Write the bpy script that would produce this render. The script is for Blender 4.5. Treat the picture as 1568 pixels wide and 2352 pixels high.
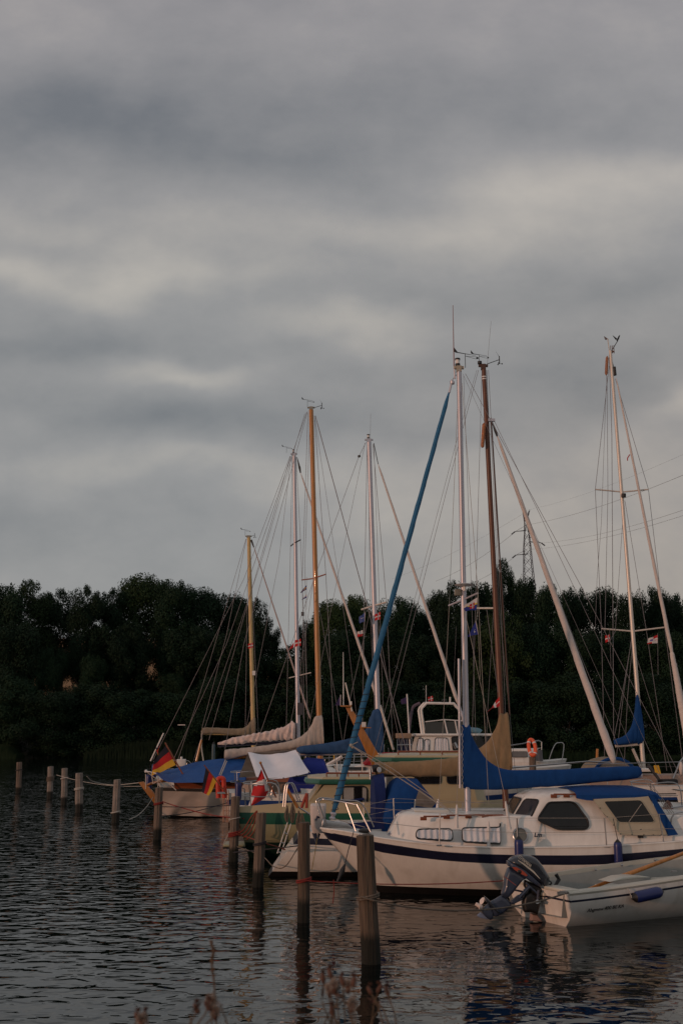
import bpy, bmesh, math, random
from mathutils import Vector, Matrix, noise
R = math.radians
for o in list(bpy.data.objects): bpy.data.objects.remove(o)
SC = bpy.context.scene; COL = SC.collection
# ---------------------------------------------------------------- camera
F = 2469.0; CX, CY = 784.0, 1176.0; H = 2.6; PITCH = R(12.0)
SP, CP = math.sin(PITCH), math.cos(PITCH)
cam_d = bpy.data.cameras.new('camera'); cam = bpy.data.objects.new('camera', cam_d); COL.objects.link(cam)
cam.location = (0, 0, H); cam.rotation_euler = (R(90) + PITCH, 0, 0)
cam_d.sensor_fit = 'VERTICAL'; cam_d.sensor_height = 36.0; cam_d.lens = 36.0 * F / 2352.0
cam_d.clip_start = 0.1; cam_d.clip_end = 3000
cam_d.dof.use_dof = True; cam_d.dof.focus_distance = 20.0; cam_d.dof.aperture_fstop = 6.3
SC.camera = cam
SC.view_settings.view_transform = 'Standard'; SC.view_settings.look = 'None'
SC.view_settings.exposure = 0.0; SC.view_settings.gamma = 1.0

def ray(px, py):
    xc = (px - CX) / F; yc = (CY - py) / F
    return Vector((xc, CP - yc * SP, SP + yc * CP))
DK = 1.07      # harbour depths below are written in units of 1.07 m
def at_(px, py, Y):
    d = ray(px, py); return Vector((0, 0, H)) + d * (Y / d.y)
def at(px, py, Y): return at_(px, py, Y * DK if 12 < Y < 70 else Y)
def atz(px, py, z=0.0):
    d = ray(px, py); return Vector((0, 0, H)) + d * ((z - H) / d.z)
def proj(p):
    q = Vector(p) - Vector((0, 0, H)); zc = q.y * CP + q.z * SP
    return CX + F * q.x / zc, CY - F * (q.z * CP - q.y * SP) / zc

# ---------------------------------------------------------------- world: broken overcast at dusk
SUN_DIR = Vector((0.80, 0.60, -0.122)).normalized()      # the way the light travels
W = bpy.data.worlds.new("World"); SC.world = W; W.use_nodes = True
def build_world():
    nt = W.node_tree; N = nt.nodes; L = nt.links; N.clear()
    def math_(op, a, b=None, c=None):
        n = N.new('ShaderNodeMath'); n.operation = op
        for i, v in enumerate((a, b, c)):
            if v is None: continue
            if isinstance(v, (int, float)): n.inputs[i].default_value = v
            else: L.new(v, n.inputs[i])
        return n.outputs[0]
    tc = N.new('ShaderNodeTexCoord'); sep = N.new('ShaderNodeSeparateXYZ'); L.new(tc.outputs['Generated'], sep.inputs[0])
    x, y, z = sep.outputs
    ya = math_('ADD', math_('ABSOLUTE', y), 0.02)
    u0 = math_('DIVIDE', x, ya); v0 = math_('DIVIDE', math_('MAXIMUM', z, 0.0), ya)
    u0 = math_('MINIMUM', math_('MAXIMUM', u0, -1.5), 1.5); v0 = math_('MINIMUM', v0, 3.0)
    cmb = N.new('ShaderNodeCombineXYZ'); L.new(u0, cmb.inputs[0]); L.new(math_('MULTIPLY', v0, 1.45), cmb.inputs[1])
    def nz(scale, detail, rough=0.5, off=0.0):
        m = N.new('ShaderNodeMapping'); L.new(cmb.outputs[0], m.inputs[0]); m.inputs['Location'].default_value = (off, off * .7, off * .3)
        n = N.new('ShaderNodeTexNoise'); n.inputs['Scale'].default_value = scale; n.inputs['Detail'].default_value = detail
        n.inputs['Roughness'].default_value = rough; L.new(m.outputs[0], n.inputs['Vector']); return math_('SUBTRACT', n.outputs[0], 0.5)
    wu = nz(3.5, 4, .5, 3.1); wv = nz(4.0, 4, .5, 8.7)
    u = math_('ADD', u0, math_('MULTIPLY', wu, 0.34)); v = math_('ADD', v0, math_('MULTIPLY', wv, 0.15))
    acc = math_('ADD', math_('MULTIPLY', nz(5.0, 6, .55, 1.7), 0.34), 0.0)
    acc = math_('ADD', acc, math_('MULTIPLY', nz(2.2, 4, .5, 5.2), 0.22))
    acc = math_('ADD', acc, math_('MULTIPLY', nz(11.0, 7, .6, 9.2), 0.17))
    blobs = [  # (px, py, su, sv, amp)
        (250, 330, 520, 120, -0.25), (650, 210, 500, 90, -0.062), (1480, 60, 200, 160, 0.062), (1250, 440, 350, 110, 0.25),
        (900, 560, 500, 60, 0.138), (200, 540, 200, 30, 0.062), (380, 660, 420, 50, 0.150), (60, 640, 150, 50, 0.100),
        (820, 750, 200, 50, 0.163), (1200, 690, 420, 50, -0.075), (420, 845, 210, 36, 0.213), (1300, 860, 330, 100, -0.163),
        (120, 800, 260, 50, -0.112), (350, 950, 420, 55, -0.112), (1540, 930, 70, 45, 0.163), (370, 1065, 320, 40, 0.100),
        (140, 1200, 260, 55, -0.100), (1100, 1180, 520, 130, 0.050), (940, 1000, 260, 45, -0.075), (640, 1120, 160, 50, 0.075),
        (1500, 1050, 160, 60, 0.025), (60, 1050, 140, 40, -0.050), (900, 60, 600, 90, -0.025), (1180, 260, 300, 60, -0.050)]
    for (px, py, su, sv, amp) in blobs:
        d = ray(px, py); uu, vv = d.x / d.y, d.z / d.y
        a = math_('MULTIPLY', math_('SUBTRACT', u, uu), F / su); b = math_('MULTIPLY', math_('SUBTRACT', v, vv), F / sv)
        q = math_('ADD', math_('MULTIPLY', a, a), math_('MULTIPLY', b, b))
        acc = math_('ADD', acc, math_('MULTIPLY', math_('EXPONENT', math_('MULTIPLY', q, -1.0)), amp))
    val = math_('ADD', acc, 0.5)
    # elevation brightness: brighter band low in the sky, dimmer overhead
    ramp = N.new('ShaderNodeValToRGB'); L.new(val, ramp.inputs[0]); cr = ramp.color_ramp
    cr.elements[0].position = 0.25; cr.elements[0].color = (0.175, 0.190, 0.206, 1)
    cr.elements[1].position = 0.80; cr.elements[1].color = (0.55, 0.515, 0.46, 1)
    e = cr.elements.new(0.5); e.color = (0.315, 0.315, 0.316, 1)
    # hue: mauve towards the zenith, warm beige low on the right
    mixw = N.new('ShaderNodeMix'); mixw.data_type = 'RGBA'; mixw.blend_type = 'MULTIPLY'
    f1 = math_('MULTIPLY', math_('MINIMUM', math_('MAXIMUM', math_('MULTIPLY', math_('ADD', u0, 0.12), 2.6), 0.0), 1.0),
               math_('MINIMUM', math_('MAXIMUM', math_('SUBTRACT', 1.0, math_('MULTIPLY', v0, 1.9)), 0.0), 1.0))
    L.new(f1, mixw.inputs[0]); L.new(ramp.outputs[0], mixw.inputs[6]); mixw.inputs[7].default_value = (1.10, 0.97, 0.88, 1)
    mixm = N.new('ShaderNodeMix'); mixm.data_type = 'RGBA'; mixm.blend_type = 'MULTIPLY'
    f2 = math_('MINIMUM', math_('MAXIMUM', math_('MULTIPLY', math_('SUBTRACT', v0, 0.42), 2.5), 0.0), 1.0)
    L.new(f2, mixm.inputs[0]); L.new(mixw.outputs[2], mixm.inputs[6]); mixm.inputs[7].default_value = (1.015, 0.97, 1.005, 1)
    sky = N.new('ShaderNodeTexSky'); sky.sky_type = 'NISHITA'; sky.sun_disc = False
    sky.sun_elevation = math.asin(-SUN_DIR.z); sky.sun_rotation = math.atan2(-SUN_DIR.x, -SUN_DIR.y)
    sc = N.new('ShaderNodeMix'); sc.data_type = 'RGBA'; sc.blend_type = 'MIX'; sc.inputs[0].default_value = 0.06
    mul = N.new('ShaderNodeMix'); mul.data_type = 'RGBA'; mul.blend_type = 'MULTIPLY'; mul.inputs[0].default_value = 1.0
    mul.inputs[7].default_value = (10, 10, 10, 1); L.new(mixm.outputs[2], mul.inputs[6]); mul.clamp_result = False
    L.new(mul.outputs[2], sc.inputs[6]); L.new(sky.outputs[0], sc.inputs[7])
    bg = N.new('ShaderNodeBackground'); bg.inputs['Strength'].default_value = 0.1; L.new(sc.outputs[2], bg.inputs[0])
    out = N.new('ShaderNodeOutputWorld'); L.new(bg.outputs[0], out.inputs[0])
build_world()
sun_d = bpy.data.lights.new('sun', 'SUN'); sun = bpy.data.objects.new('sun', sun_d); COL.objects.link(sun)
sun_d.energy = 1.05; sun_d.angle = R(1.0); sun_d.color = (1.0, 0.54, 0.35)
sun.rotation_euler = SUN_DIR.to_track_quat('-Z', 'Y').to_euler(); sun.location = (-20, -20, 15)

# ---------------------------------------------------------------- materials
MATS = {}
def M(name, col=(.5, .5, .5), rough=.5, metal=0.0, var=.12, scale=4.0, bump=0.0, bscale=25.0, stretch=(1, 1, 1), spec=.5, coat=0.0,
      stain=None, stain_amt=.5, wet=None):
    if name in MATS: return MATS[name]
    m = bpy.data.materials.new(name); m.use_nodes = True; nt = m.node_tree; N = nt.nodes; L = nt.links
    p = N['Principled BSDF']; p.inputs['Roughness'].default_value = rough; p.inputs['Metallic'].default_value = metal
    p.inputs['Specular IOR Level'].default_value = spec; p.inputs['Coat Weight'].default_value = coat
    tc = N.new('ShaderNodeTexCoord'); mp = N.new('ShaderNodeMapping'); mp.inputs['Scale'].default_value = stretch
    L.new(tc.outputs['Object'], mp.inputs[0])
    n = N.new('ShaderNodeTexNoise'); n.inputs['Scale'].default_value = scale; n.inputs['Detail'].default_value = 6; n.inputs['Roughness'].default_value = .6
    L.new(mp.outputs[0], n.inputs['Vector'])
    r = N.new('ShaderNodeValToRGB'); r.color_ramp.elements[0].position = .3; r.color_ramp.elements[1].position = .7
    a = tuple(c * (1 - var) for c in col); b = tuple(min(1, c * (1 + var)) for c in col)
    r.color_ramp.elements[0].color = (*a, 1); r.color_ramp.elements[1].color = (*b, 1)
    L.new(n.outputs[0], r.inputs[0]); cur = r.outputs[0]
    if stain:
        s = N.new('ShaderNodeTexNoise'); s.inputs['Scale'].default_value = scale * .35; s.inputs['Detail'].default_value = 8
        L.new(mp.outputs[0], s.inputs['Vector'])
        rr = N.new('ShaderNodeValToRGB'); rr.color_ramp.elements[0].position = .52; rr.color_ramp.elements[1].position = .72
        rr.color_ramp.elements[1].color = (stain_amt,) * 3 + (1,); rr.color_ramp.elements[0].color = (0, 0, 0, 1); L.new(s.outputs[0], rr.inputs[0])
        mx = N.new('ShaderNodeMix'); mx.data_type = 'RGBA'; L.new(rr.outputs[0], mx.inputs[0]); L.new(cur, mx.inputs[6]); mx.inputs[7].default_value = (*stain, 1); cur = mx.outputs[2]
    if wet is not None:      # a dark weed band up to a ragged height above the water
        g = N.new('ShaderNodeNewGeometry'); sp = N.new('ShaderNodeSeparateXYZ'); L.new(g.outputs['Position'], sp.inputs[0])
        ma = N.new('ShaderNodeMath'); ma.operation = 'MULTIPLY_ADD'; L.new(n.outputs[0], ma.inputs[0]); ma.inputs[1].default_value = .22; L.new(sp.outputs[2], ma.inputs[2])
        rr = N.new('ShaderNodeMapRange'); rr.inputs[1].default_value = wet + .08; rr.inputs[2].default_value = wet + .18; L.new(ma.outputs[0], rr.inputs[0])
        mx = N.new('ShaderNodeMix'); mx.data_type = 'RGBA'; L.new(rr.outputs[0], mx.inputs[0]); mx.inputs[6].default_value = (.012, .012, .008, 1); L.new(cur, mx.inputs[7]); cur = mx.outputs[2]
    L.new(cur, p.inputs['Base Color'])
    if bump:
        bn = N.new('ShaderNodeTexNoise'); bn.inputs['Scale'].default_value = bscale; bn.inputs['Detail'].default_value = 5; L.new(mp.outputs[0], bn.inputs['Vector'])
        bb = N.new('ShaderNodeBump'); bb.inputs['Strength'].default_value = 1.0; bb.inputs['Distance'].default_value = bump
        L.new(bn.outputs[0], bb.inputs['Height']); L.new(bb.outputs[0], p.inputs['Normal'])
    MATS[name] = m; return m
def M_glass(name, tint=(.7, .75, .75), alpha=.55):
    if name in MATS: return MATS[name]
    m = bpy.data.materials.new(name); m.use_nodes = True; nt = m.node_tree; N = nt.nodes; L = nt.links; N.clear()
    t = N.new('ShaderNodeBsdfTransparent'); t.inputs[0].default_value = (*tint, 1)
    g = N.new('ShaderNodeBsdfGlossy'); g.inputs['Roughness'].default_value = .04
    lw = N.new('ShaderNodeLayerWeight'); lw.inputs[0].default_value = .5
    pw = N.new('ShaderNodeMath'); pw.operation = 'POWER'; L.new(lw.outputs['Facing'], pw.inputs[0]); pw.inputs[1].default_value = 4.0
    ad = N.new('ShaderNodeMath'); ad.operation = 'MULTIPLY_ADD'; L.new(pw.outputs[0], ad.inputs[0]); ad.inputs[1].default_value = .7; ad.inputs[2].default_value = .03
    mx = N.new('ShaderNodeMixShader'); L.new(ad.outputs[0], mx.inputs[0]); L.new(t.outputs[0], mx.inputs[1]); L.new(g.outputs[0], mx.inputs[2])
    o = N.new('ShaderNodeOutputMaterial'); L.new(mx.outputs[0], o.inputs[0]); MATS[name] = m; return m
gel = M('gelcoat_white', (.76, .735, .69), .22, var=.05, scale=2.5, stain=(.34, .29, .22), stain_amt=.30, stretch=(4, 4, .5))
gelc = M('gelcoat_cream', (.42, .345, .205), .35, var=.06, scale=2, stain=(.3, .25, .15), stain_amt=.3)
hullc = M('hull_cream', (.33, .31, .185), .35, var=.08, scale=2, stain=(.22, .2, .1), stain_amt=.4)
green = M('green_paint', (.014, .095, .058), .35, var=.15, scale=3)
navy = M('navy_paint', (.012, .014, .035), .3, var=.2, scale=3)
bluepaint = M('blue_paint', (.02, .06, .22), .35)
boot = M('black_boot_paint', (.012, .011, .011), .45, var=.3, scale=5)
anti = M('antifouling', (.10, .045, .03), .7, var=.4, scale=6)
deckm = M('deck_white', (.58, .57, .53), .55, var=.06, scale=5, bump=.001, bscale=120)
teak = M('tan_deck', (.26, .18, .13), .7, var=.2, scale=10, stretch=(1, 12, 1))
blue = M('canvas_blue', (.005, .046, .175), .85, var=.12, scale=6, bump=.014, bscale=5, stretch=(1.6, 1, .8), spec=.2)
navyc = M('canvas_navy', (.010, .022, .10), .85, var=.15, scale=6, bump=.014, bscale=5, stretch=(1.6, 1, .8), spec=.2)
fblue = M('canvas_faded_blue', (.030, .075, .17), .85, var=.16, scale=7, bump=.014, bscale=5, stretch=(1.6, 1, .8), spec=.2)
jibblue = M('canvas_jib_blue', (.035, .14, .27), .8, var=.16, scale=7, bump=.003, bscale=14, spec=.2)
tan = M('canvas_tan', (.25, .175, .10), .88, var=.14, scale=6, bump=.016, bscale=5, stretch=(1.6, 1, .8), spec=.2)
tan2 = M('canvas_drab', (.22, .18, .13), .88, var=.14, scale=6, bump=.016, bscale=5, stretch=(1.6, 1, .8), spec=.2)
greyc = M('canvas_grey', (.42, .37, .33), .88, var=.12, scale=6, bump=.016, bscale=5, stretch=(1.6, 1, .8), spec=.2)
sail = M('sailcloth', (.60, .54, .51), .75, var=.08, scale=8, bump=.004, bscale=14, spec=.3)
bluet = M('tarpaulin_blue', (.010, .068, .25), .6, var=.12, scale=4, bump=.006, bscale=5, spec=.3)
tarp = M('tarp_white', (.72, .73, .78), .5, var=.05, scale=3, bump=.004, bscale=6)
skirt = M('skirt_canvas', (.36, .29, .24), .9, var=.10, scale=3, bump=.008, bscale=4, stretch=(.6, 1, 1.6), spec=.2)
redc = M('canvas_red', (.26, .015, .02), .85, spec=.2)
beige = M('canvas_beige', (.42, .38, .29), .8, var=.08, spec=.2, bump=.003, bscale=10)
varn = M('varnished_wood', (.42, .17, .03), .3, var=.25, scale=4, stretch=(6, 6, .5), coat=.4)
varnx = M('varnished_plank', (.36, .14, .025), .35, var=.25, scale=4, stretch=(6, 6, .8), coat=.3)
mahog = M('mahogany', (.20, .05, .015), .35, var=.3, scale=5, stretch=(.6, 4, 6), coat=.3)
brownm = M('brown_mast_paint', (.115, .038, .016), .4, var=.15, scale=5)
creamm = M('cream_mast_paint', (.52, .37, .16), .45, var=.1, scale=5)
alu = M('anodised_aluminium', (.50, .49, .54), .46, metal=.6, var=.05, scale=6)
alup = M('white_mast_paint', (.62, .56, .50), .35, metal=.2, var=.06, scale=6)
steel = M('stainless_steel', (.42, .42, .43), .30, metal=1.0, var=.04)
wire = M('rigging_wire', (.22, .20, .21), .45, metal=.4)
wirel = M('rigging_rope', (.34, .31, .28), .8)
rubber = M('black_rubber', (.012, .012, .013), .5)
plast = M('white_plastic', (.68, .66, .64), .4)
redp = M('red_plastic', (.55, .04, .02), .45)
orange = M('lifebuoy_orange', (.75, .11, .035), .5)
fend = M('fender_blue', (.012, .022, .12), .35, var=.1)
ropeb = M('rope_brown', (.14, .11, .085), .95, var=.3, scale=30)
roper = M('rope_red', (.20, .022, .016), .9)
ropew = M('rope_white', (.42, .40, .36), .9)
roped = M('rope_dark', (.03, .025, .03), .9)
glassd = M('dark_glass', (.010, .010, .010), .05, spec=.4, var=.3)
glasst = M_glass('clear_glass', (.97, .98, .98))
curt = M('curtain_cloth', (.80, .77, .80), .9, var=.1)
int_grey = M('interior_grey', (.30, .31, .29), .7, var=.1)
eng = M('engine_grey', (.032, .045, .080), .33, var=.08, coat=.4)
engt = M('engine_dark', (.016, .020, .030), .22, var=.08, coat=.7)
postm = M('post_wood', (.105, .075, .052), .9, var=.55, scale=9, bump=.02, bscale=14, stretch=(5, 5, .22), wet=.30, stain=(.04, .03, .025), stain_amt=.7)
postg = M('post_wood_grey', (.155, .118, .092), .9, var=.5, scale=9, bump=.02, bscale=14, stretch=(5, 5, .22), wet=.27, stain=(.07, .055, .045), stain_amt=.7)
postw = M('post_sleeve', (.22, .19, .165), .8, var=.3, scale=6, bump=.01, bscale=10, wet=.30, stain=(.12, .08, .06), stain_amt=.7)
fblack = M('flag_black', (.012, .01, .02), .85); fred = M('flag_red', (.42, .012, .015), .85); fgold = M('flag_gold', (.62, .36, .03), .85)
fwhite = M('flag_white', (.55, .52, .52), .85); fnavy = M('flag_navy', (.015, .03, .20), .85); fyel = M('flag_yellow', (.5, .38, .05), .85)

# ---------------------------------------------------------------- object helpers
def tag(o, label, cat, group=None, kind=None):
    if label: o['label'] = label
    if cat: o['category'] = cat
    if group: o['group'] = group
    if kind: o['kind'] = kind
    return o
def thing(name, label, cat, loc, group=None):
    o = bpy.data.objects.new(name, None); COL.objects.link(o); o.location = loc; o.empty_display_size = .2
    return tag(o, label, cat, group)
def rootloc(o):
    while o.parent: o = o.parent
    return Vector(o.location)
class MB:
    def __init__(s): s.v = []; s.f = []; s.m = []; s.sm = []
    def add(s, vs, fs, mi=0, smooth=True):
        n = len(s.v); s.v += [Vector(v) for v in vs]; s.f += [[n + i for i in f] for f in fs]; s.m += [mi] * len(fs); s.sm += [smooth] * len(fs); return s
    def grid(s, rows, closed_u=False, closed_v=False, mi=0, smooth=True, mfun=None):
        nr = len(rows); nc = len(rows[0]); fs = []; ms = []
        for i in range(nr if closed_u else nr - 1):
            for j in range(nc if closed_v else nc - 1):
                fs.append([i * nc + j, i * nc + (j + 1) % nc, ((i + 1) % nr) * nc + (j + 1) % nc, ((i + 1) % nr) * nc + j])
                ms.append(mfun(i, j) if mfun else mi)
        n = len(s.v); s.v += [Vector(v) for r in rows for v in r]; s.f += [[n + k for k in f] for f in fs]; s.m += ms; s.sm += [smooth] * len(fs); return s
    def tube(s, pts, r, n=8, cap=True, mi=0, closed=False):
        pts = [Vector(p) for p in pts]; k = len(pts); rs = r if isinstance(r, (list, tuple)) else [r] * k
        rows = []; nrm = None
        for i, p in enumerate(pts):
            a = pts[i - 1] if (i or closed) else p; b = pts[(i + 1) % k] if (i < k - 1 or closed) else p
            t = (b - a); t = t.normalized() if t.length > 1e-9 else Vector((0, 0, 1))
            if nrm is None:
                nrm = t.orthogonal().normalized()
            nrm = (nrm - t * nrm.dot(t)); nrm = nrm.normalized() if nrm.length > 1e-6 else t.orthogonal().normalized()
            bn = t.cross(nrm)
            rows.append([p + (nrm * math.cos(2 * math.pi * j / n) + bn * math.sin(2 * math.pi * j / n)) * rs[i] for j in range(n)])
        s.grid(rows, closed_u=closed, closed_v=True, mi=mi)
        if cap and not closed:
            s.add(rows[0], [list(range(n))[::-1]], mi); s.add(rows[-1], [list(range(n))], mi)
        return s
    def box(s, c, d, ax=None, mi=0):
        c = Vector(c); X, Y, Z = ax if ax else (Vector((1, 0, 0)), Vector((0, 1, 0)), Vector((0, 0, 1)))
        vs = [c + X * (sx * d[0] / 2) + Y * (sy * d[1] / 2) + Z * (sz * d[2] / 2) for sx in (-1, 1) for sy in (-1, 1) for sz in (-1, 1)]
        return s.add(vs, [[0, 1, 3, 2], [4, 6, 7, 5], [0, 4, 5, 1], [2, 3, 7, 6], [0, 2, 6, 4], [1, 5, 7, 3]], mi, False)
    def prism(s, poly, off, mi=0, smooth=False):
        off = Vector(off); n = len(poly); a = [Vector(p) for p in poly]; b = [p + off for p in a]
        s.add(a + b, [list(range(n))[::-1], list(range(n, 2 * n))] + [[i, (i + 1) % n, n + (i + 1) % n, n + i] for i in range(n)], mi, smooth); return s
    def ball(s, c, r, n=12, sc=(1, 1, 1), mi=0):
        rows = []
        for i in range(n // 2 + 1):
            th = math.pi * i / (n // 2)
            rows.append([Vector(c) + Vector((math.sin(th) * math.cos(2 * math.pi * j / n) * sc[0], math.sin(th) * math.sin(2 * math.pi * j / n) * sc[1], math.cos(th) * sc[2])) * r for j in range(n)])
        return s.grid(rows, closed_v=True, mi=mi)
    def build(s, name, mats, parent=None, label=None, loc=None, bevel=0, recalc=True, auto=True):
        if not isinstance(mats, (list, tuple)): mats = [mats]
        off = rootloc(parent) if parent else (Vector(loc) if loc is not None else Vector())
        me = bpy.data.meshes.new(name); me.from_pydata([tuple(v - off) for v in s.v], [], s.f)
        for m in mats: me.materials.append(m)
        for i, p in enumerate(me.polygons): p.material_index = s.m[i]; p.use_smooth = s.sm[i]
        bm = bmesh.new(); bm.from_mesh(me)
        bmesh.ops.remove_doubles(bm, verts=bm.verts, dist=1e-5)
        if recalc: bmesh.ops.recalc_face_normals(bm, faces=bm.faces)
        if bevel:
            es = [e for e in bm.edges if len(e.link_faces) == 2 and e.calc_face_angle(0) > .5]
            bmesh.ops.bevel(bm, geom=es, offset=bevel, segments=3, affect='EDGES', profile=.5, clamp_overlap=True)
            for f in bm.faces: f.smooth = True
        bm.to_mesh(me); bm.free()
        if auto: me.set_sharp_from_angle(angle=R(38))
        o = bpy.data.objects.new(name, me); COL.objects.link(o)
        if parent: o.parent = parent
        elif loc is not None: o.location = loc
        if label: o['label'] = label
        return o
def rope(name, pts, r, m, parent=None, n=6): return MB().tube(pts, r, n).build(name, m, parent)
def sagline(p, q, sag, k=14):
    p, q = Vector(p), Vector(q); return [p.lerp(q, i / k) - Vector((0, 0, sag * 4 * (i / k) * (1 - i / k))) for i in range(k + 1)]
def catmull(pts, per=8):
    P = [tuple(p) for p in pts]; P = [P[0]] + P + [P[-1]]; out = []
    for i in range(1, len(P) - 2):
        for k in range(per):
            t = k / per
            out.append(tuple(.5 * (2 * b + (c - a) * t + (2 * a - 5 * b + 4 * c - d) * t * t + (3 * b - a - 3 * c + d) * t ** 3) for a, b, c, d in zip(P[i - 1], P[i], P[i + 1], P[i + 2])))
    out.append(P[-2]); return out
def smoothpath(pts, per=6): return [Vector(p) for p in catmull([tuple(p) for p in pts], per)]
def roundpoly(pts, r=.2, k=4):
    n = len(pts); out = []
    for i in range(n):
        p = Vector(pts[i]); a = Vector(pts[i - 1]); b = Vector(pts[(i + 1) % n])
        da = min(r, (a - p).length * .45); db = min(r, (b - p).length * .45)
        s = p + (a - p).normalized() * da; e = p + (b - p).normalized() * db
        for j in range(k + 1):
            t = j / k; out.append(s * (1 - t) ** 2 + p * 2 * t * (1 - t) + e * t * t)
    return out
def text(name, body, size, origin, xdir, ydir, m, parent, extr=.002, shear=0, bold=0.0, width=None):
    cu = bpy.data.curves.new('lettering', 'FONT'); cu.body = body; cu.size = size; cu.extrude = extr; cu.shear = shear; cu.offset = bold
    o = bpy.data.objects.new('tmp', cu); COL.objects.link(o); dg = bpy.context.evaluated_depsgraph_get(); dg.update()
    me = bpy.data.meshes.new_from_object(o.evaluated_get(dg)); bpy.data.objects.remove(o)
    x = Vector(xdir).normalized(); y = Vector(ydir).normalized(); z = x.cross(y).normalized()
    sx = 1.0
    if width:
        w = max(v.co.x for v in me.vertices) - min(v.co.x for v in me.vertices); sx = width / w
    off = rootloc(parent)
    for v in me.vertices: v.co = Vector(origin) - off + x * v.co.x * sx + y * v.co.y + z * v.co.z
    me.materials.clear(); me.materials.append(m)
    ob = bpy.data.objects.new(name, me); COL.objects.link(ob); ob.parent = parent; return ob

class Frame:      # boat coordinates: a along the boat, t across (away from the near side), z above the water
    def __init__(s, x, y, deg, k=1.07): s.k = k; s.o = Vector((x, y, 0)); c, n = math.cos(R(deg)), math.sin(R(deg)); s.X = Vector((c, n, 0)); s.T = Vector((-n, c, 0))
    def w(s, a, t, z): return s.o + s.X * (a * s.k) + s.T * t + Vector((0, 0, z))
    def az(s, px, py, t=0.0):
        d = ray(px, py); c = Vector((0, 0, H)); k = (s.T.dot(s.o) + t - s.T.dot(c)) / s.T.dot(d); p = c + d * k
        return (p - s.o).dot(s.X) / s.k, p.z
    def p(s, px, py, t=0.0): a, z = s.az(px, py, t); return s.w(a, t, z)
# ================================================================ SETTING
def build_water():
    mb = MB(); xs = [-600, -120, 120, 600]; ys = [-2, 60, 190]
    mb.grid([[Vector((x, y, 0)) for x in xs] for y in ys])
    m = bpy.data.materials.new('water'); m.use_nodes = True; nt = m.node_tree; N = nt.nodes; L = nt.links
    p = N['Principled BSDF']; p.inputs['Base Color'].default_value = (.002, .004, .004, 1); p.inputs['Roughness'].default_value = .02; p.inputs['IOR'].default_value = 1.333
    tc = N.new('ShaderNodeTexCoord')
    def nz(scale, st, detail, rough, rot=0, dist=0.0):
        mp = N.new('ShaderNodeMapping'); mp.inputs['Scale'].default_value = st; mp.inputs['Rotation'].default_value = (0, 0, R(rot)); L.new(tc.outputs['Object'], mp.inputs[0])
        n = N.new('ShaderNodeTexNoise'); n.inputs['Scale'].default_value = scale; n.inputs['Detail'].default_value = detail; n.inputs['Roughness'].default_value = rough
        n.inputs['Distortion'].default_value = dist; L.new(mp.outputs[0], n.inputs['Vector']); return n.outputs[0]
    def ma(op, a, b):
        n = N.new('ShaderNodeMath'); n.operation = op
        for i, v in enumerate((a, b)):
            if isinstance(v, (int, float)): n.inputs[i].default_value = v
            else: L.new(v, n.inputs[i])
        return n.outputs[0]
    small = nz(3.3, (.75, 1.1, 1), 1.6, .5, 10, .5)
    mid = nz(1.05, (.5, 1.3, 1), 1.0, .4, -8, .2)
    fine = nz(9.0, (.7, 1.2, 1), 1.0, .4, 20)
    patch = nz(.16, (1, 1, 1), 2.0, .5)
    sx = N.new('ShaderNodeSeparateXYZ'); L.new(tc.outputs['Object'], sx.inputs[0])
    mr = N.new('ShaderNodeMapRange'); L.new(sx.outputs[1], mr.inputs[0]); mr.inputs[1].default_value = 9.0; mr.inputs[2].default_value = 22.0; mr.inputs[3].default_value = .55; mr.inputs[4].default_value = 1.0
    lee = N.new('ShaderNodeMapRange'); L.new(sx.outputs[0], lee.inputs[0]); lee.inputs[1].default_value = -2.5; lee.inputs[2].default_value = 1.5; lee.inputs[3].default_value = 1.0; lee.inputs[4].default_value = .55
    h = ma('ADD', ma('ADD', ma('MULTIPLY', ma('POWER', small, 2.4), .036), ma('MULTIPLY', mid, .011)), ma('MULTIPLY', fine, .0022))
    fr2 = N.new('ShaderNodeMapRange'); L.new(sx.outputs[1], fr2.inputs[0]); fr2.inputs[1].default_value = 22.0; fr2.inputs[2].default_value = 90.0; fr2.inputs[3].default_value = 1.0; fr2.inputs[4].default_value = 1.2
    k = ma('MULTIPLY', ma('MULTIPLY', ma('MULTIPLY', mr.outputs[0], fr2.outputs[0]), lee.outputs[0]), ma('ADD', ma('MULTIPLY', patch, 1.3), .35))
    b = N.new('ShaderNodeBump'); b.inputs['Strength'].default_value = 1.0; b.inputs['Distance'].default_value = 1.0
    L.new(ma('MULTIPLY', h, k), b.inputs['Height']); L.new(b.outputs[0], p.inputs['Normal'])
    tag(mb.build('water', m, recalc=False), 'dark rippled harbour water with small pale glints', 'water', kind='structure')
build_water()
def ground_z(x, y):
    base = -1.0 + max(0, y - 166) * .28 if y > 164 else -1.5
    base = min(base, 4.5 + max(0, y - 190) * .02)
    hill = 0
    if y > 205:
        wl = math.exp(-((x + 62) / 55.0) ** 4); hill = wl * min(1, (y - 205) / 70.0) * 22.0
        hr = math.exp(-((x - 55) / 45.0) ** 2); hill += hr * min(1, (y - 205) / 60.0) * 9
    return base + hill + noise.noise(Vector((x * .05, y * .05, 0))) * .6
earth = M('earth', (.03, .035, .02), .95, var=.3, scale=.3)
field = M('ripe_field', (.20, .11, .045), .9, var=.12, scale=.4)
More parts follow.
